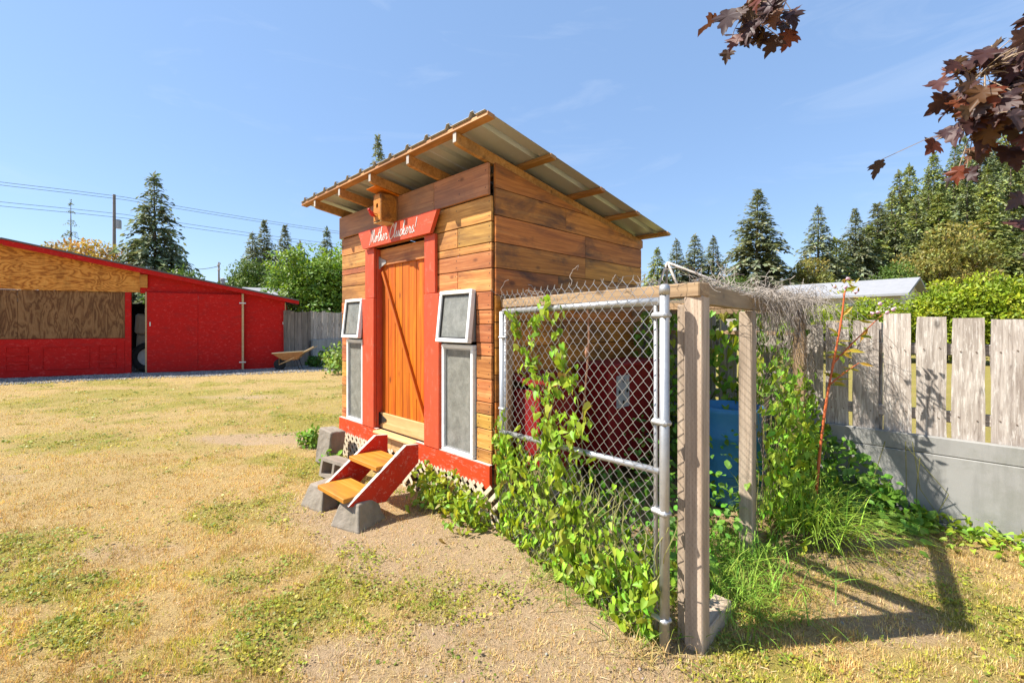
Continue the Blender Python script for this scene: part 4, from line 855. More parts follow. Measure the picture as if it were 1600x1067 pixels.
CON = [conifer_mesh(1, 14, 4.9, DKG + BLG[:1], 38, 1.3, .28), conifer_mesh(2, 15, 5.4, BLG, 42, 1.35, .16, .08), conifer_mesh(3, 13, 4.0, BLG, 38, 1.3, .2, .08), conifer_mesh(4, 14, 5.2, MDG, 36, 1.35, .32, .03), conifer_mesh(5, 12, 4.4, MDG + BLG[:1], 34, 1.35, .3, .04), conifer_mesh(6, 13, 2.6, DKG, 20, .6, .35, .35)]
CON += [conifer_mesh(7, 14, 4.6, MDG + DKG, 30, 1.3, .42, .12), conifer_mesh(8, 13, 5.0, BLG + MDG, 28, 1.4, .25, .10, .02), conifer_mesh(9, 15, 4.4, DKG + MDG[:1], 36, 1.2, .5, .15)]
CONH = [14, 15, 13, 14, 12, 13, 14, 13, 15]
DEC = [leafy_mesh(11, 8.7, 3.7, [(.52, .36, .04), (.46, .25, .04), (.38, .32, .06), (.34, .20, .05)], 7000, .32), leafy_mesh(12, 9, 3.4, [(.13, .20, .03), (.16, .235, .035), (.10, .165, .03)], 9000, .34, .1, 40, hang=.5), leafy_mesh(13, 6.6, 2.5, [(.17, .27, .025), (.22, .33, .03), (.13, .23, .025)], 12000, .22, .12, 44, hang=.3), leafy_mesh(14, 11, 4, [(.26, .24, .055), (.21, .22, .05), (.30, .25, .06)], 8000, .42), leafy_mesh(15, 4.2, 1.6, [(.10, .17, .03), (.13, .21, .035)], 3500, .2, .05, 20, pointy=.7)]
DECH = [8.7, 9, 6.6, 11, 4.2]
def tree(name, label, pair, X, Y, z, sc, sxy=1.0, rz=0, group=None):
    t = thing(name, label, 'tree', (X, Y, z), rz, group); t.rotation_euler[0] = rnd.gauss(0, .012); t.rotation_euler[1] = rnd.gauss(0, .012); sxy *= rnd.uniform(.92, 1.08); put('crown', pair[0], t, scale=(sc * sxy, sc * sxy, sc)); put('trunk', pair[1], t, scale=(sc * sxy, sc * sxy, sc)); return t
def tpx(px, top, Y, z=0.): return (px - 800) / 694 * Y, 1.6 + (507 - top) / 694 * Y - z
def con(k, px, top, Y, label, sxy=1.0, z=0., group=None, name='fir_tree'):
    X, h = tpx(px, top, Y, z); return tree(name, label, CON[k], X, Y, z, h / CONH[k], sxy, rnd.uniform(0, 6), group)
def dec(k, px, top, Y, label, sxy=1.0, z=0., group=None, name='leafy_tree'):
    X, h = tpx(px, top, Y, z); return tree(name, label, DEC[k], X, Y, z, h / DECH[k], sxy, rnd.uniform(0, 6), group)
con(0, 245, 273, 38, 'tall dark fir rising behind the red shed roof', 1.05)
con(5, 112, 312, 46, 'sparse thin fir above the yellow tree', .8)
dec(0, 124, 354, 38, 'autumn yellow and orange leafy tree behind the shed', 1.0)
dec(4, 292, 402, 34, 'small green conifer at the right foot of the dark fir', .8); dec(4, 248, 414, 33, 'small green conifer at the left foot of the dark fir', .7)
con(1, 413, 345, 52, 'tallest pointed fir of the clump right of the shed', .9); con(1, 443, 352, 55, 'second pointed fir of the clump near the coop eave', .8); con(2, 396, 362, 50, 'short fir at the left of the clump behind the shed', 1.0); con(2, 468, 378, 56, 'fir with a blunt top at the right of the clump behind the shed', 1.1)
dec(1, 395, 398, 38, 'rounded mid green tree in front of the fir clump', 1.0); dec(1, 440, 408, 36, 'mid green drooping tree beside the bright leafy tree', .75); dec(1, 352, 432, 44, 'low green tree just right of the small conifers', .7)
dec(2, 497, 380, 22, 'bright yellow green leafy tree above the back fence', 1.12); dec(2, 545, 372, 23, 'bright leafy tree half hidden by the coop wall', 1.0)
con(0, 512, 358, 40, 'dark fir peeking over the bright leafy tree', .8); con(1, 592, 212, 42, 'fir whose tip shows above the coop roof', .55)
con(1, 1180, 297, 45, 'broad blue green spruce standing alone right of the coop', 1.05)
con(2, 1278, 321, 48, 'slim pointed spruce right of the broad spruce', 1.1); con(1, 1337, 327, 54, 'grey green fir at the left edge of the wooded hill', .9); con(4, 1305, 372, 50, 'low bushy fir between the slim spruce and the hill', 1.3)
con(2, 1113, 370, 56, 'small narrow fir just left of the broad spruce', 1.15); con(2, 1084, 366, 58, 'middle of the three small firs by the coop roof end', 1.3); con(2, 1058, 374, 57, 'first small fir beside the coop roof end', 1.2); con(3, 1027, 388, 50, 'rounded green conifer against the coop back corner', 1.0)
dec(1, 1150, 425, 42, 'low leafy tree at the foot of the broad spruce', .8); dec(3, 1262, 405, 44, 'olive leafy tree under the slim spruce', .8); dec(3, 1238, 428, 60, 'far olive tree in the gap right of the broad spruce', .9)
HILL = [(1372, 318, 60, 1), (1392, 300, 64, 3), (1408, 268, 70, 0), (1428, 255, 74, 3), (1450, 262, 68, 4), (1462, 240, 80, 3), (1488, 226, 84, 1), (1508, 214, 88, 3), (1530, 206, 84, 0), (1552, 198, 90, 3), (1575, 190, 92, 4), (1598, 182, 90, 3), (1622, 176, 92, 3), (1650, 170, 90, 0), (1690, 165, 90, 3),
        (1360, 352, 56, 4), (1398, 335, 58, 3), (1432, 312, 62, 4), (1470, 300, 66, 3), (1512, 268, 70, 3), (1545, 258, 72, 4), (1580, 248, 74, 3), (1615, 240, 74, 3), (1650, 235, 74, 4), (1425, 362, 54, 3), (1545, 318, 60, 3), (1585, 312, 62, 4), (1625, 305, 62, 3), (1560, 372, 54, 3), (1600, 365, 54, 4), (1640, 360, 54, 3), (1520, 350, 56, 0)]
for hi2, (px, top, Y, k) in enumerate(HILL):
    k = (k, 6, 7, k, 8)[hi2 % 5]
    X = (px - 800) / 694 * Y; zb = max(-.3, float(hillz(X, Y)) - .3); h = 1.6 + (507 - top) / 694 * Y - zb
    tree('hill_fir', 'dense fir crowding the wooded hillside at the right', CON[k], X, Y, zb, h / CONH[k], min(1.5, 1.4 * 15 / max(h, 9)) if h > 15 else 1.45, rnd.uniform(0, 6), 'firs on the wooded hillside')
dec(3, 1490, 352, 50, 'tan tinged broadleaf tree on the lower hillside', 1.0); dec(3, 1450, 388, 48, 'smaller tan broadleaf tree low on the hillside', .9); dec(1, 1405, 402, 46, 'light green broadleaf tree behind the house roof', .9)
# hedge beyond the right fence
CED = [(.22, .30, .018), (.28, .36, .02), (.17, .25, .016), (.33, .38, .025)]
HED = [leafy_mesh(31, 4.1, 1.5, CED, 9000, .17, .0, 60, hang=-.4, pointy=.35), leafy_mesh(32, 4.0, 1.55, CED, 9000, .17, .0, 60, hang=-.4, pointy=.3)]
for i, (px, top, Y, lab) in enumerate(((1266, 474, 19, 'leftmost low cedar of the bright hedge beside the pen'), (1316, 468, 20, 'cedar of the hedge in front of the cream house window'), (1358, 460, 19.5, 'cedar of the hedge under the middle of the grey roof'), (1400, 470, 20, 'low cedar of the hedge under the house gable'), (1478, 432, 18.5, 'cedar of the hedge just right of the house gable'), (1520, 424, 18, 'tall cedar of the hedge in front of the hill'), (1562, 418, 17.6, 'taller cedar of the hedge near the photo edge'), (1608, 412, 17.2, 'tallest cedar of the hedge cut by the photo edge'))):
    X, h = tpx(px, top, Y); t = thing('cedar_shrub', lab, 'shrub', (X, Y, 0), rnd.uniform(0, 6), 'bright cedar hedge'); k = i % 2; sc = h / (4.1, 4.0)[k]; put('crown', HED[k][0], t, scale=(1.0, 1.0, sc)); put('trunk', HED[k][1], t, scale=(1, 1, sc))
rng = np.random.default_rng(99)

# ------------------------------------------------------------------ climbing plants and weeds
HEART2 = ([(x * .8, y, z * 2.2 - .25 * max(0, y - .3) ** 2 * 2) for x, y, z in HEART[0]], HEART[1]); HEART3 = ([(x * 1.1 + .12 * y * y, y * .9, -z * 1.2 + .10 * math.sin(6 * x + 3 * y)) for x, y, z in HEART[0]], HEART[1])
heart = [tmesh('leaf', HEART, 'vine_leaf'), tmesh('leaf', HEART2, 'vine_leaf'), tmesh('leaf', HEART3, 'vine_leaf')]; bushleaf = tmesh('leaf', LEAF, 'bush_leaf'); balsamleaf = tmesh('leaf', LEAF, 'balsam_leaf')
def plant(name, label, cat, pos, nor, tip, size, mesh, tmpl, col, stems=None, maxparts=300, stem_mat='vine_stem', group=None):
    t = thing(name, label, cat, tuple(pos.mean(0) * np.array([1, 1, 0])), 0, group); base = np.array(t.location); Rm = frames(nor, tip); order = np.argsort(-size)
    for i in order[:maxparts]:
        o = put('leaf', mesh[i % 3] if isinstance(mesh, list) else mesh, t, tuple(pos[i] - base)); o.rotation_mode = 'QUATERNION'; o.rotation_quaternion = Matrix(Rm[i].tolist()).to_quaternion(); o.scale = (size[i],) * 3
    rest = order[maxparts:]
    if len(rest):
        o = joined('foliage', scatter(*tmpl, pos[rest] - base, Rm[rest], size[rest], tint(col, len(rest), .28, .12)), 'foliage', t); o['kind'] = 'stuff'
    if stems:
        m = MB()
        for pts in stems: m.tube([tuple(np.array(p) - base) for p in pts], .0028, 4, False)
        m.obj('stem', stem_mat, t)
    return t
pn = np.array([-pl[1], pl[0]]) / PLEN; pn = -pn if pn[1] > 0 else pn                # panel normal towards the camera
def pw(t, z, off): p = PA + pl / PLEN * t + pn * off; return np.stack([np.broadcast_to(p[0], np.shape(t)), np.broadcast_to(p[1], np.shape(t)), z], -1) if np.ndim(t) == 0 else None
def panelpts(t, z, off): b = PA[None] + (pl / PLEN)[None] * t[:, None] + pn[None] * off[:, None]; return np.concatenate([b, z[:, None]], 1)
STR = [[(.62, 1.80), (.60, 1.70), (.50, 1.58), (.46, 1.42), (.52, 1.28), (.60, 1.12), (.64, .95)], [(.22, 1.72), (.27, 1.58), (.36, 1.40), (.45, 1.24), (.54, 1.1)], [(.78, 1.70), (.74, 1.50), (.78, 1.38), (.86, 1.24), (.92, 1.10), (.80, .98), (.72, .88)], [(.60, 1.30), (.72, 1.22), (.66, 1.05), (.62, .86), (.70, .75)], [(.98, 1.05), (.95, .92), (.98, .8)], [(.1, 1.0), (.06, .8), (.12, .6)]]
T_, Z_ = [], []; stems = []
for st_ in STR:
    c_ = np.array(catmull(st_, 10)); n = int(len(c_) * 1.35); k = rng.integers(len(c_), size=n); w = .022 + .028 * (c_[k, 1] < 1.35)
    T_.append(c_[k, 0] + rng.normal(0, 1, n) * w); Z_.append(c_[k, 1] + rng.normal(0, .03, n)); stems.append(panelpts(c_[:, 0], c_[:, 1], np.full(len(c_), .03)).tolist())
n = 3300; t = rng.uniform(-.02, PLEN - .02, n); z = rng.uniform(.0, 1.0, n) ** 1.0 * .88; dens = np.clip((.80 - .28 * t / PLEN - z) * 4 + .15, .03, 1) * np.where(z < .12, .55, 1) * np.where((t > .95) & (z > .35), .4, 1); keep = rng.random(n) < dens * (.35 + 1.0 * (vnoise(t * 1.0, z, 7, 4) > .38)); T_.append(t[keep]); Z_.append(z[keep])
t = rng.uniform(.55, .82, 70); z = rng.uniform(.60, 1.0, 70); T_.append(t); Z_.append(z)
t = np.concatenate(T_); z = np.concatenate(Z_); off = rng.uniform(.015, .09, len(t)) * np.where(z < .7, rng.uniform(.2, 1.1, len(t)), 1)
bk = (rng.random(len(t)) < .25) & (z < .75); off = np.where(bk, -rng.uniform(.03, .4, len(t)), off)
pos = panelpts(t, z, off); n = len(pos)
nor = np.tile([pn[0] * .8 - .35, pn[1] * .8, .45], (n, 1)) + rng.normal(0, .55, (n, 3)); tip = np.tile([-.1, 0, -1.], (n, 1)) + rng.normal(0, .5, (n, 3))
for i in range(46):
    t0 = rng.uniform(.05, PLEN - .1); q = [(t0, .0)]; 
    for k in range(6): q.append((q[-1][0] + rng.normal(0, .05), q[-1][1] + rng.uniform(.08, .15)))
    q = np.array(catmull(q, 3)); stems.append(panelpts(q[:, 0], q[:, 1], .03 + .02 * np.sin(np.arange(len(q)))).tolist())
print('gate vine leaves', n)
plant('bindweed_vine', 'bright yellow green bindweed climbing the chain link panel', 'vine', pos, nor, tip, np.clip(.026 + rng.gamma(2.0, .0115, n), .026, .08), heart, HEART, (.26, .40, .035), stems)
# leafy mass against the lattice at the coop front
n = 420; x = rng.uniform(-.78, .10, n); y = -.05 - np.abs(rng.normal(0, .10, n)) - .08 * rng.random(n); zt = .36 - .10 * np.abs(x + .55) + .04 * np.sin(x * 14); z = rng.random(n) ** .8 * zt * np.clip(1.25 + (y + .05) * 2.2, .3, 1); z = np.maximum(z, .03)
keep = ~((x > -.25) & (z > .26)); x, y, z = x[keep], y[keep], z[keep]; n = len(x); pos = np.concatenate([np.array([cw(a, b) for a, b in zip(x, y)]), z[:, None]], 1)
nor = np.tile([-.7, -.65, .7], (n, 1)) + rng.normal(0, .4, (n, 3)); tip = np.tile([-.35, -.4, -.6], (n, 1)) + rng.normal(0, .5, (n, 3))
stems = [[(*cw(a, -.05), .0), (*cw(a + rng.normal(0, .04), -.10), .15), (*cw(a + rng.normal(0, .06), -.14), .3)] for a in np.linspace(-.7, 0, 14)]
plant('creeper_plant', 'leafy light green creeper spreading over the white lattice skirt', 'plant', pos, nor, tip, rng.uniform(.038, .07, n), heart, HEART, (.2, .36, .04), stems, 260)
# vines inside, on the far side of the pen
n = 1150; a = rng.random(n); q0 = cw(.05, 2.2); b = q0[None] + (PC - q0)[None] * a[:, None]; z = rng.uniform(.15, 1.75, n); keep = (vnoise(a, z, 6, 8) > .3); b, z, a = b[keep], z[keep], a[keep]; n = len(z)
pos = np.concatenate([b + rng.normal(0, .06, (n, 2)), z[:, None]], 1); nor = np.tile([-.5, -.75, .4], (n, 1)) + rng.normal(0, .4, (n, 3)); tip = np.tile([0, 0, -1.], (n, 1)) + rng.normal(0, .4, (n, 3))
plant('bindweed_vine', 'shaded bindweed curtain at the back of the pen above the blue barrel', 'vine', pos, nor, tip, rng.uniform(.055, .10, n), heart, HEART, (.18, .34, .035), [[(*(q0 + (PC - q0) * k), .0), (*(q0 + (PC - q0) * (k + rng.normal(0, .02))), .9), (*(q0 + (PC - q0) * k), 1.75)] for k in np.linspace(.05, .95, 16)], 200)
# vine over the netting
n = 980; a = rng.beta(1.6, 1.1, n) * 1.08; z = .05 + rng.random(n) * 1.3 * (.45 + .55 * rng.random(n)); bb = P2[None] + (PC - P2)[None] * a[:, None] + np.array([.714, -.70])[None] * (.04 + np.abs(rng.normal(0, .09, n)) * np.clip(1.5 - z, .3, 1.4))[:, None]
pos = np.concatenate([bb, z[:, None]], 1); nor = np.tile([.35, -.8, .5], (n, 1)) + rng.normal(0, .45, (n, 3)); tip = np.tile([0, 0, -1.], (n, 1)) + rng.normal(0, .5, (n, 3))
plant('bindweed_vine', 'green bindweed scrambling up the rusty netting of the pen side', 'vine', pos, nor, tip, rng.uniform(.035, .075, n), heart, HEART, (.24, .40, .035), [[(*(P2 + (PC - P2) * k + .05), .0), (*(P2 + (PC - P2) * (k + rng.normal(0, .05)) + .03), .5), (*(P2 + (PC - P2) * (k + rng.normal(0, .05)) + .02), 1.0)] for k in np.linspace(.05, .98, 14)], 200)
# bramble by the fence foot
n = 1050; s_ = rng.uniform(.5, 2.0, n); off = np.abs(rng.normal(0, .22, n)) + .03; ht = np.clip(1.0 - .95 * np.abs(s_ - 1.45), .10, 1.0); z = rng.random(n) * ht * np.clip(1.15 - off * 1.3, .25, 1) + .02
bb = FP[None] + U[None] * s_[:, None] + np.array([-.7, -.714])[None] * off[:, None]; pos = np.concatenate([bb, z[:, None]], 1); nor = np.tile([-.35, -.55, .8], (n, 1)) + rng.normal(0, .4, (n, 3)); tip = np.tile([-.2, -.4, -.5], (n, 1)) + rng.normal(0, .6, (n, 3))
plant('bramble_bush', 'green bramble bush leaning on the concrete fence base', 'bush', pos, nor, tip, rng.uniform(.045, .10, n), bushleaf, LEAF, (.16, .32, .035), [[(*(FP + U * k), 0), (*(FP + U * (k + rng.normal(0, .1)) - .10), .3), (*(FP + U * (k + rng.normal(0, .15)) - .18), rng.uniform(.3, .7))] for k in np.linspace(.4, 1.7, 16)], 260)
n = 560; s_ = rng.uniform(-.7, .75, n); off = np.abs(rng.normal(0, .20, n)) + .05; z = .01 + rng.random(n) ** 2 * .13; bb = FP[None] + U[None] * s_[:, None] + np.array([-.7, -.714])[None] * off[:, None]; pos = np.concatenate([bb, z[:, None]], 1); nor = np.tile([-.2, -.2, 1.], (n, 1)) + rng.normal(0, .3, (n, 3)); tip = rng.normal(0, 1, (n, 3)); tip[:, 2] = -.15
plant('ground_ivy', 'low yellow green broad leaved weeds along the right end of the concrete wall', 'weeds', pos, nor, tip, rng.uniform(.03, .062, n), heart, HEART, (.24, .38, .04), None, 200)
# weeds inside the pen doorway
n = 1000; a = rng.random(n); b_ = rng.random(n); qq = np.stack([np.array(qp(i, j))[:2] for i, j in zip(.25 + .72 * a, .1 + .85 * b_)]); z = rng.random(n) ** 1.3 * (.28 + .65 * b_); pos = np.concatenate([qq, z[:, None] + .02], 1); nor = np.tile([-.3, -.4, 1.], (n, 1)) + rng.normal(0, .4, (n, 3)); tip = rng.normal(0, 1, (n, 3)); tip[:, 2] -= .3
plant('nettle_weeds', 'mixed leafy green weeds covering the floor of the pen', 'weeds', pos, nor, tip, rng.uniform(.04, .08, n), bushleaf, LEAF, (.14, .30, .035), None, 180)
# weeds by the back fence
for (X, Y, hh, lab, c_) in ((-6.9, 16.6, .75, 'bright weed clump in front of the low retaining wall', (.20, .32, .04)), (-7.4, 16.6, .45, 'dark low weed clump beside the wheelbarrow leg', (.08, .19, .03)), (-5.55, 14.2, 1.1, 'pale weed stand beside the left edge of the coop', (.22, .33, .06)), (-6.3, 15.9, .5, 'small bright weed clump next to the bigger one', (.26, .36, .04)), (-2.62, 5.75, .3, 'small green weed sprouting behind the standing concrete block', (.2, .36, .04)), (-2.02, 4.95, .22, 'green weed between the blocks and the lattice', (.18, .34, .04)), (-1.50, 3.95, .12, 'little weed growing under the lower tread', (.2, .36, .04))):
    n = 260 if hh > .25 else 70; d = unit(n); pos = np.array([X, Y, hh * .45]) + d * np.array([hh * .55, hh * .4, hh * .5]) * (rng.random((n, 1)) ** .4); pos[:, 2] = np.maximum(pos[:, 2], .02); t = thing('weed_clump', lab, 'weeds', (X, Y, 0)); sz_ = .14 if Y > 10 else .06
    o = joined('foliage', scatter(*LEAF, pos - np.array([X, Y, 0]), frames(d + np.array([-.3, -.3, .6]), rng.normal(0, 1, (n, 3))), sz_ * rng.uniform(.6, 1.3, n), tint(c_, n, .25, .1)), 'foliage', t); o['kind'] = 'stuff'
    m = MB(); [m.tube([(0, 0, 0), tuple((pos[i] - np.array([X, Y, 0])) * .9)], .004, 4, False) for i in range(12)]; m.obj('stem', 'vine_stem', t)
# spiky grass tufts
def tuft(label, X, Y, n, L, lean, c_, spread=.08, w=.004, z=0.):
    t = thing('grass_tuft', label, 'grass', (X, Y, z)); V = []; Fs = []; Cc = []
    for i in range(n):
        a = rng.uniform(0, 6.283); el = rng.uniform(.55, 1.35); l = L * rng.uniform(.55, 1.1); d = np.array([math.cos(a) * math.cos(el), math.sin(a) * math.cos(el), math.sin(el)]) + np.array(lean) * rng.random(); d /= np.linalg.norm(d); b = np.array([rng.normal(0, spread), rng.normal(0, spread), 0]); sd = np.cross(d, [0, 0, 1]); sd /= np.linalg.norm(sd) + 1e-6; o = len(V); col = tint(c_, 1, .25, .1)[0]
        for k in range(5):
            u = k / 4; p = b + d * l * u + np.array([0, 0, -1]) * l * .55 * u * u; ww = w * (1 - u * .92); V += [p - sd * ww, p + sd * ww]; Cc += [col, col]
        Fs += [(o + 2 * k, o + 2 * k + 1, o + 2 * k + 3, o + 2 * k + 2) for k in range(4)]
    m = bpy.data.meshes.new('blades'); m.from_pydata([tuple(v) for v in V], [], Fs); at = m.color_attributes.new('col', 'FLOAT_COLOR', 'POINT'); at.data.foreach_set('color', np.concatenate([np.array(Cc), np.ones((len(Cc), 1))], 1).astype(np.float32).ravel()); m.materials.append(MATS['grass']); o = put('blades', m, t); o['kind'] = 'stuff'; return t
tuft('feathery spiky green tuft spilling out beside the pen netting', 2.20, 3.32, 420, .85, (.25, -.35, .15), (.28, .42, .05), .14, .005, .10)
tuft('long green grass tuft inside the pen doorway behind the post', 1.45, 2.95, 420, .55, (.0, -.2, 0), (.24, .40, .05), .22, .0042)
tuft('lush green grass at the inner foot of the front pen post', 1.25, 2.62, 300, .40, (.1, -.1, 0), (.26, .40, .05), .14, .0036)
tuft('dense green grass behind the chain link foot', .75, 2.75, 380, .42, (-.05, -.15, 0), (.17, .31, .03), .2, .0035)
tuft('straw grass clump at the base of the metal post', .66, 2.18, 120, .22, (-.1, -.2, 0), (.46, .36, .13), .09, .003)
tuft('grassy fringe under the left end of the chain link', .28, 2.82, 160, .22, (-.1, -.2, 0), (.30, .33, .07), .14, .003)
tuft('green and dry grass clump lit in front of the netting', 1.42, 2.58, 340, .16, (.0, -.1, 0), (.30, .33, .06), .2, .003)
# balsam
bs = thing('balsam_plant', 'tall orange red stemmed balsam leaning up past the fence top', 'plant', (2.40, 3.52, 0)); bx = np.array([2.40, 3.52, 0])
main = catmull([(2.38, 3.50, 0), (2.43, 3.52, .50), (2.50, 3.54, .95), (2.57, 3.55, 1.30), (2.63, 3.55, 1.62), (2.66, 3.55, 1.87)], 6); m = MB(); m.tube([tuple(np.array(p) - bx) for p in main], [.0115 - .006 * k / len(main) + .0016 * (k % 6 == 0) for k in range(len(main))], 8); m.obj('stem', 'balsam_stem', bs, smooth=True)
br1 = catmull([(2.56, 3.55, 1.28), (2.70, 3.56, 1.42), (2.84, 3.57, 1.55), (2.97, 3.56, 1.68)], 6); br2 = catmull([(2.53, 3.54, 1.12), (2.62, 3.50, 1.22), (2.72, 3.48, 1.30)], 5)
for b_ in (br1, br2): m = MB(); m.tube([tuple(np.array(p) - bx) for p in b_], list(np.linspace(.007, .003, len(b_))), 6); m.obj('branch', 'balsam_stem', bs, smooth=True)
LANCE = ([(0, 0, 0), (.13, .3, .03), (.12, .6, .03), (0, 1, -.06), (-.12, .6, .03), (-.13, .3, .03)], [(0, 1, 2, 3), (0, 3, 4, 5)]); lance = tmesh('leaf', LANCE, 'balsam_leaf')
allp = [np.array(p) for p in main[14:]] + [np.array(p) for p in br1] * 2 + [np.array(p) for p in br2] * 2
for i in range(44):
    p = allp[rng.integers(len(allp))]; d = rng.normal(0, 1, 3); d[2] = rng.normal(-.1, .4); o = put('leaf', lance, bs, tuple(p - bx)); o.rotation_mode = 'QUATERNION'; nn = np.array([[-.4, -.4, .7]]) + rng.normal(0, .5, (1, 3)); o.rotation_quaternion = Matrix(frames(nn, d[None])[0].tolist()).to_quaternion(); o.scale = (rng.uniform(.07, .14),) * 3
for i in range(46):
    p = np.array(main[-1]) + rng.normal(0, 1, 3) * np.array([.055, .04, .045]) + np.array([0, 0, .02]); o = put('leaf', lance, bs, tuple(p - bx)); o.rotation_mode = 'QUATERNION'; o.rotation_quaternion = Matrix(frames(rng.normal(0, 1, (1, 3)) + np.array([[-.4, -.4, .3]]), rng.normal(0, 1, (1, 3)))[0].tolist()).to_quaternion(); o.scale = (rng.uniform(.025, .06),) * 3
for i in range(9):
    p = (np.array(br1[-1]) if i < 5 else np.array(main[-1])) + rng.normal(0, .05, 3); m = MB(); m.lathe([(.003, -.012), (.010, 0), (.017, .012), (.006, .016)], 7); m.obj('flower', 'pink_petal', bs, tuple(p - bx), (rng.uniform(0, 3), rng.uniform(0, 3), 0), True)

# ------------------------------------------------------------------ purple maple reaching in from the right
def maple_outline():
    half = [(0, 0), (.10, -.03), (.28, .02), (.34, .10), (.24, .13), (.46, .22), (.60, .36), (.44, .36), (.52, .50), (.34, .44), (.22, .46), (.30, .62), (.26, .72), (.14, .70), (.10, .86), (0, 1.0)]
    return half
hf = maple_outline(); ml = MB(); V = [(x, y, .10 * abs(x) - .18 * (y - .3) ** 2 + .05 * math.sin(9 * x + 5 * y)) for x, y in hf] + [(-x, y, .13 * abs(x) - .18 * (y - .3) ** 2 + .05 * math.sin(7 * x - 6 * y)) for x, y in hf[1:-1]]
nh = len(hf); mid = [(0, .25, -.01), (0, .5, -.02)]; V += mid
Fs = []
def fanf(ids, c): return [(c, ids[i], ids[i + 1]) for i in range(len(ids) - 1)]
r_ids = list(range(nh)); l_ids = [0] + list(range(nh, nh + nh - 2)) + [nh - 1]
Fs += fanf(r_ids[:11], len(V) - 2) + fanf(r_ids[10:], len(V) - 1) + [(len(V) - 2, r_ids[10], len(V) - 1)]; Fs += [f[::-1] for f in fanf(l_ids[:11], len(V) - 2) + fanf(l_ids[10:], len(V) - 1)] + [(len(V) - 1, l_ids[10], len(V) - 2)]
mmesh = tmesh('leaf', (V, Fs), 'maple_leaf'); mmesh.shade_smooth()
mt = thing('maple_tree', 'purple leaved maple whose branches hang into the top right corner', 'tree', (4.6, .9, 0)); mb = np.array([4.6, .9, 0])
m = MB(); m.tube([(0, 0, -.1), (.02, .03, 1.4), (-.1, .1, 2.6), (-.2, .2, 4.2), (-.2, .3, 5.5)], [.13, .11, .09, .06, .03], 10); m.obj('trunk', 'trunk_bark', mt, smooth=True)
BR = [[(4.5, 1.0, 2.7), (3.4, 1.6, 3.0), (2.85, 1.9, 3.06), (2.5, 2.0, 2.94), (2.06, 2.05, 2.70)], [(3.4, 1.6, 3.0), (2.75, 1.85, 2.84), (2.48, 1.95, 2.70), (2.08, 2.05, 2.50)], [(4.4, 1.1, 3.9), (2.9, 1.8, 3.75), (1.9, 2.1, 3.45), (1.35, 2.2, 3.27), (1.12, 2.22, 3.12)], [(4.5, .95, 2.3), (3.2, 1.6, 2.3), (2.62, 1.9, 2.15), (2.36, 2.0, 2.02)]]
LV = []
for bi, b_ in enumerate(BR):
    c_ = catmull(b_, 8); m = MB(); m.tube([tuple(np.array(p) - mb) for p in c_], list(np.linspace(.028 if bi != 1 else .012, .003, len(c_))), 6); m.obj('branch', 'twig_brown', mt, smooth=True)
    for i in range((190, 130, 52, 34)[bi]):
        f = 1 - rng.random() ** 1.4 * (.62 if bi != 2 else .20); p = np.array(c_[min(len(c_) - 1, int(f * (len(c_) - 1)))]); LV.append((p, .13 if bi < 2 else .12, bi))
sk = MB()
for p, sp_, bi in LV:
    q = p + rng.normal(0, sp_ * .78, 3) * np.array([1, .9, .85]) + np.array([.03, 0, -.03]); nn = np.array([[-.45, -.55, .55]]) + rng.normal(0, .6, (1, 3)); tp_ = np.array([[-.25, -.15, -1.]]) + rng.normal(0, .45, (1, 3))
    if bi == 2 and (q[2] < 3.02): q[2] = 3.02 + rng.random() * .15
    if bi == 2 and q[0] < 1.0: q[0] = 1.0 + rng.random() * .2
    if bi == 3 and (q[0] < 2.2): q[0] = 2.2 + rng.random() * .3
    o = put('leaf', mmesh, mt, tuple(q - mb)); o.rotation_mode = 'QUATERNION'; o.rotation_quaternion = Matrix(frames(nn, tp_)[0].tolist()).to_quaternion(); k = rng.uniform(.07, .125); o.scale = (k, k, k * rng.uniform(.6, 2.2))
    if rng.random() < .8: sk.tube([tuple(p - mb), tuple((p + q) / 2 - mb + np.array([0, 0, .015])), tuple(q - mb)], .0018, 4, False)
sk.obj('leaf_stalk', 'twig_brown', mt)['kind'] = 'stuff'

# ------------------------------------------------------------------ lawn, weeds and gravel on the ground
rng = np.random.default_rng(5)
def inside_ok(x, y):
    lx = (x - AX) * .714 - (y - AY) * .70; ly = (x - AX) * .70 + (y - AY) * .714
    return ~((lx < .0) & (lx > -2.72) & (ly > -.02)) & ((x + y < 6.85) | (x < -2.9)) & (((x - G1[0]) * GY[0] + (y - G1[1]) * GY[1]) < -.1)
BL = ([(-.5, 0, 0), (.5, 0, 0), (.32, .12, .55), (-.32, .12, .55), (0, .42, 1.0)], [(0, 1, 2, 3), (3, 2, 4)])
def field(n, y0, y1):
    y = (rng.random(n) * (y1 ** 1.3 - y0 ** 1.3) + y0 ** 1.3) ** (1 / 1.3) if y1 / y0 > 1.5 else rng.uniform(y0, y1, n)
    x = rng.uniform(-1.72, 1.35, n) * y; k = inside_ok(x, y) & (x > -17) & (x < 7.5); return x[k], y[k]
bp, bs_, br_, bc = [], [], [], []; wp_, wr_, ws_, wc_ = [], [], [], []
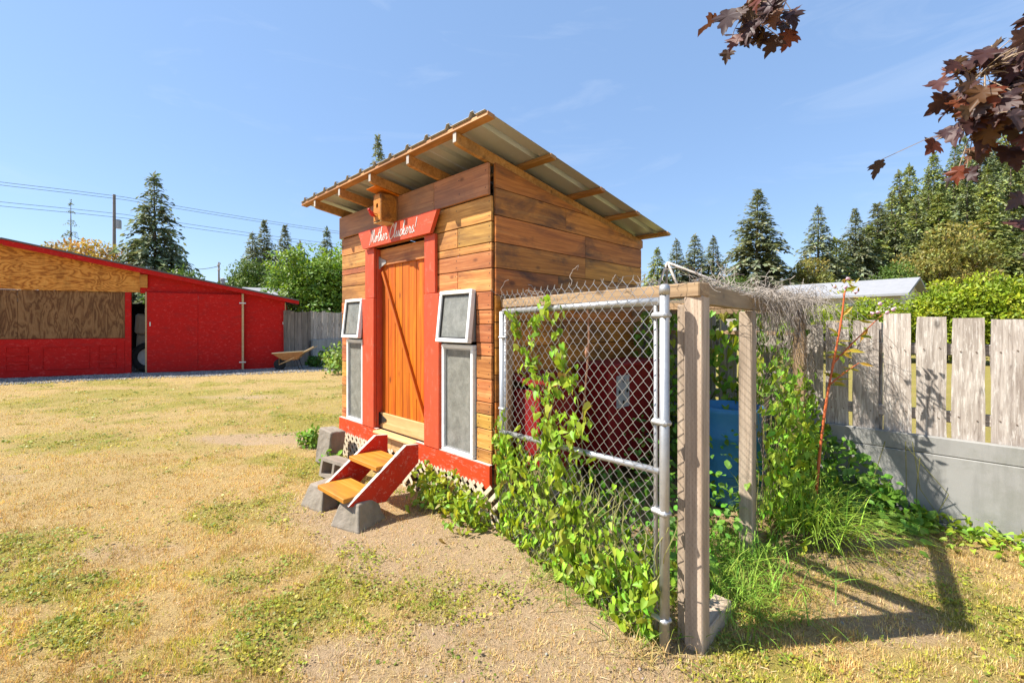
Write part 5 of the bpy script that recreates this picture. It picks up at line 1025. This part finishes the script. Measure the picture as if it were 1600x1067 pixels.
for (n, y0, y1, hs_, ws0) in ((280000, 1.45, 3.2, 1.08, .0030), (190000, 3.2, 5.5, 1.05, .0040), (150000, 5.5, 9.5, 1.05, .0050), (100000, 9.5, 16.5, 1.1, .0085)):
    x, y = field(n, y0, y1); g, d, gr = cover(x, y); cl_ = .6 * vnoise(x, y, 13 if y1 < 6 else 6, 31) + .4 * vnoise(x, y, 31 if y1 < 6 else 13, 32); keep = rng.random(len(x)) < np.clip(1.1 - d * .95, .22, 1) * (1 - gr) * np.clip((cl_ - .22) * 2.4, .06, 1); x, y, g, d, cl_ = x[keep], y[keep], g[keep], d[keep], cl_[keep]; n2 = len(x)
    gn = vnoise(x, y, 17 if y1 < 6 else 7, 41); isg = rng.random(n2) < np.clip((g - .05) * 1.5, .07, .7) * np.clip((gn - .25) * 2.4, .15, 1.4); h = rng.uniform(.010, .034, n2) * hs_ * (.6 + .9 * cl_)
    a = rng.uniform(0, 6.283, n2); lean = rng.uniform(.2, 1.5, n2)
    tp_ = np.stack([np.cos(a) * np.sin(lean), np.sin(a) * np.sin(lean), np.cos(lean)], -1); sd2 = np.stack([-np.sin(a), np.cos(a), np.zeros(n2)], -1); M3 = np.stack([sd2, np.cross(tp_, sd2), tp_], 2)
    dry = np.array([(.58, .42, .19), (.66, .50, .26), (.52, .34, .14), (.70, .57, .35), (.34, .22, .10), (.56, .46, .17), (.60, .41, .17), (.48, .43, .15)])[rng.integers(8, size=n2)]; grn = np.array([(.38, .38, .05), (.28, .32, .04), (.50, .45, .08), (.54, .46, .09)])[rng.integers(4, size=n2)]
    tone = .85 + .5 * vnoise(x, y, 2.6, 51); warm = vnoise(x, y, 1.3, 52)[:, None] * np.array([[.0, -.10, -.25]]) + 1.0
    c_ = np.where(isg[:, None], grn, dry * warm) * (tone * (1 + .2 * rng.normal(size=n2)))[:, None]; bp.append(np.stack([x, y, gz(x, y) - .002], -1)); bs_.append(np.stack([ws0 * rng.uniform(.7, 1.4, n2), h * .6, h], -1)); br_.append(M3); bc.append(np.clip(c_, .01, .9))
    # small rosettes of clover like leaves where it is green
    x, y = field(n // 9, y0, y1); g, d, gr = cover(x, y); keep = rng.random(len(x)) < np.clip((g - .14) * .6, .012, .45) * (1 - gr) * np.clip(1.2 - d * .8, .1, 1) * np.clip((vnoise(x, y, 3.1, 78) - .2) * 2, .05, 1); x, y = x[keep], y[keep]; k_ = rng.integers(3, 12, len(x)); rsz = np.repeat(rng.uniform(.5, 1.5, len(x)), k_); ci_ = np.repeat(rng.integers(5, size=len(x)), k_); n2 = int(k_.sum()); mul = 1 if y1 < 4 else 1.2 if y1 < 6 else 1.7 if y1 < 10 else 2.5
    off_ = rng.normal(0, .018, (n2, 2)) * rsz[:, None] * mul; x = np.repeat(x, k_) + off_[:, 0]; y = np.repeat(y, k_) + off_[:, 1]
    nn = rng.normal(0, .38, (n2, 3)); nn[:, 2] += 1; tt = np.concatenate([off_ / (.018 * mul), rng.normal(.1, .2, (n2, 1))], 1) + rng.normal(0, .3, (n2, 3))
    cc = np.array([(.24, .30, .03), (.32, .34, .035), (.17, .24, .03), (.42, .37, .05), (.27, .28, .06)])[ci_] * (1 + .2 * rng.normal(size=(n2, 1))); wp_.append(np.stack([x, y, gz(x, y) + rng.uniform(.004, .024, n2)], -1)); wr_.append(frames(nn, tt)); ws_.append(rng.uniform(.007, .017, n2) * rsz * mul); wc_.append(np.clip(cc, .01, .9))
o = joined('dry_grass', scatter(*BL, np.concatenate(bp), np.concatenate(br_), np.concatenate(bs_), np.concatenate(bc)), 'grass'); tag(o, 'short sun dried straw coloured grass covering the yard', 'grass', kind='stuff')
o = joined('clover_weeds', scatter([(0, 0, 0), (.45, .35, .05), (.3, .9, .0), (-.3, .9, .0), (-.45, .35, .05)], [(0, 1, 2, 3, 4)], np.concatenate(wp_), np.concatenate(wr_), np.concatenate(ws_), np.concatenate(wc_)), 'foliage'); tag(o, 'patches of low green clover and weeds in the dry lawn', 'weeds', kind='stuff')
print('grass', sum(map(len, bp)), 'weeds', sum(map(len, wp_)))
# straw litter lying on bare soil
n = 22000; x, y = field(n, 1.6, 5); g, d, gr = cover(x, y); keep = rng.random(len(x)) < .25 + d; x, y = x[keep], y[keep]; n2 = len(x); a = rng.uniform(0, 6.283, n2); tt = np.stack([np.cos(a), np.sin(a), rng.normal(0, .08, n2)], -1); nn = np.tile([0, 0, 1.], (n2, 1)) + rng.normal(0, .2, (n2, 3))
o = joined('straw_litter', scatter([(-.03, 0, 0), (.03, 0, 0), (.025, .5, .04), (-.025, .5, .04), (.0, 1, 0)], [(0, 1, 2, 3), (3, 2, 4)], np.stack([x, y, gz(x, y) + .006], -1), frames(nn, tt), rng.uniform(.015, .055, n2), tint((.58, .44, .25), n2, .3, .08)), 'grass'); tag(o, 'loose straw and dead stalks scattered over the bare soil', 'straw', kind='stuff')
OCT = ([(1, 0, 0), (0, 1, 0), (-1, 0, 0), (0, -1, 0), (.2, .1, .8), (-.1, .1, -.6)], [(0, 1, 4), (1, 2, 4), (2, 3, 4), (3, 0, 4), (1, 0, 5), (2, 1, 5), (3, 2, 5), (0, 3, 5)])
n = 26000; sx = rng.uniform(-10, 3, n); sy = -rng.random(n) ** 1.2 * 1.9 - .05; bxy = G1[None] + GX[None] * sx[:, None] + GY[None] * sy[:, None]; keep = rng.random(n) < np.clip(1.2 + sy * .55, .1, 1); bxy = bxy[keep]; n2 = len(bxy); p = np.concatenate([bxy, (gz(bxy[:, 0], bxy[:, 1]) + .004)[:, None]], 1)
cg = np.array([(.42, .40, .38), (.30, .29, .28), (.52, .49, .45), (.22, .21, .21)])[rng.integers(4, size=n2)]
o = joined('gravel', scatter(*OCT, p, frames(unit(n2) * .3 + np.array([0, 0, 1]), unit(n2)), rng.uniform(.012, .035, n2), cg), 'grass'); tag(o, 'grey gravel strip along the front of the red shed', 'gravel', kind='stuff')
n = 900; x, y = field(n, 1.6, 5); g, d, gr = cover(x, y); keep = rng.random(len(x)) < .1 + d; x, y = x[keep], y[keep]; n2 = len(x)
o = joined('pebbles', scatter(*OCT, np.stack([x, y, gz(x, y) + .002], -1), frames(unit(n2) * .3 + np.array([0, 0, 1]), unit(n2)), rng.uniform(.003, .012, n2) * (1 + (rng.random(n2) > .97)), tint((.42, .36, .30), n2, .3, .08)), 'grass'); tag(o, 'small pebbles and soil crumbs in the bare patches', 'pebbles', kind='stuff')
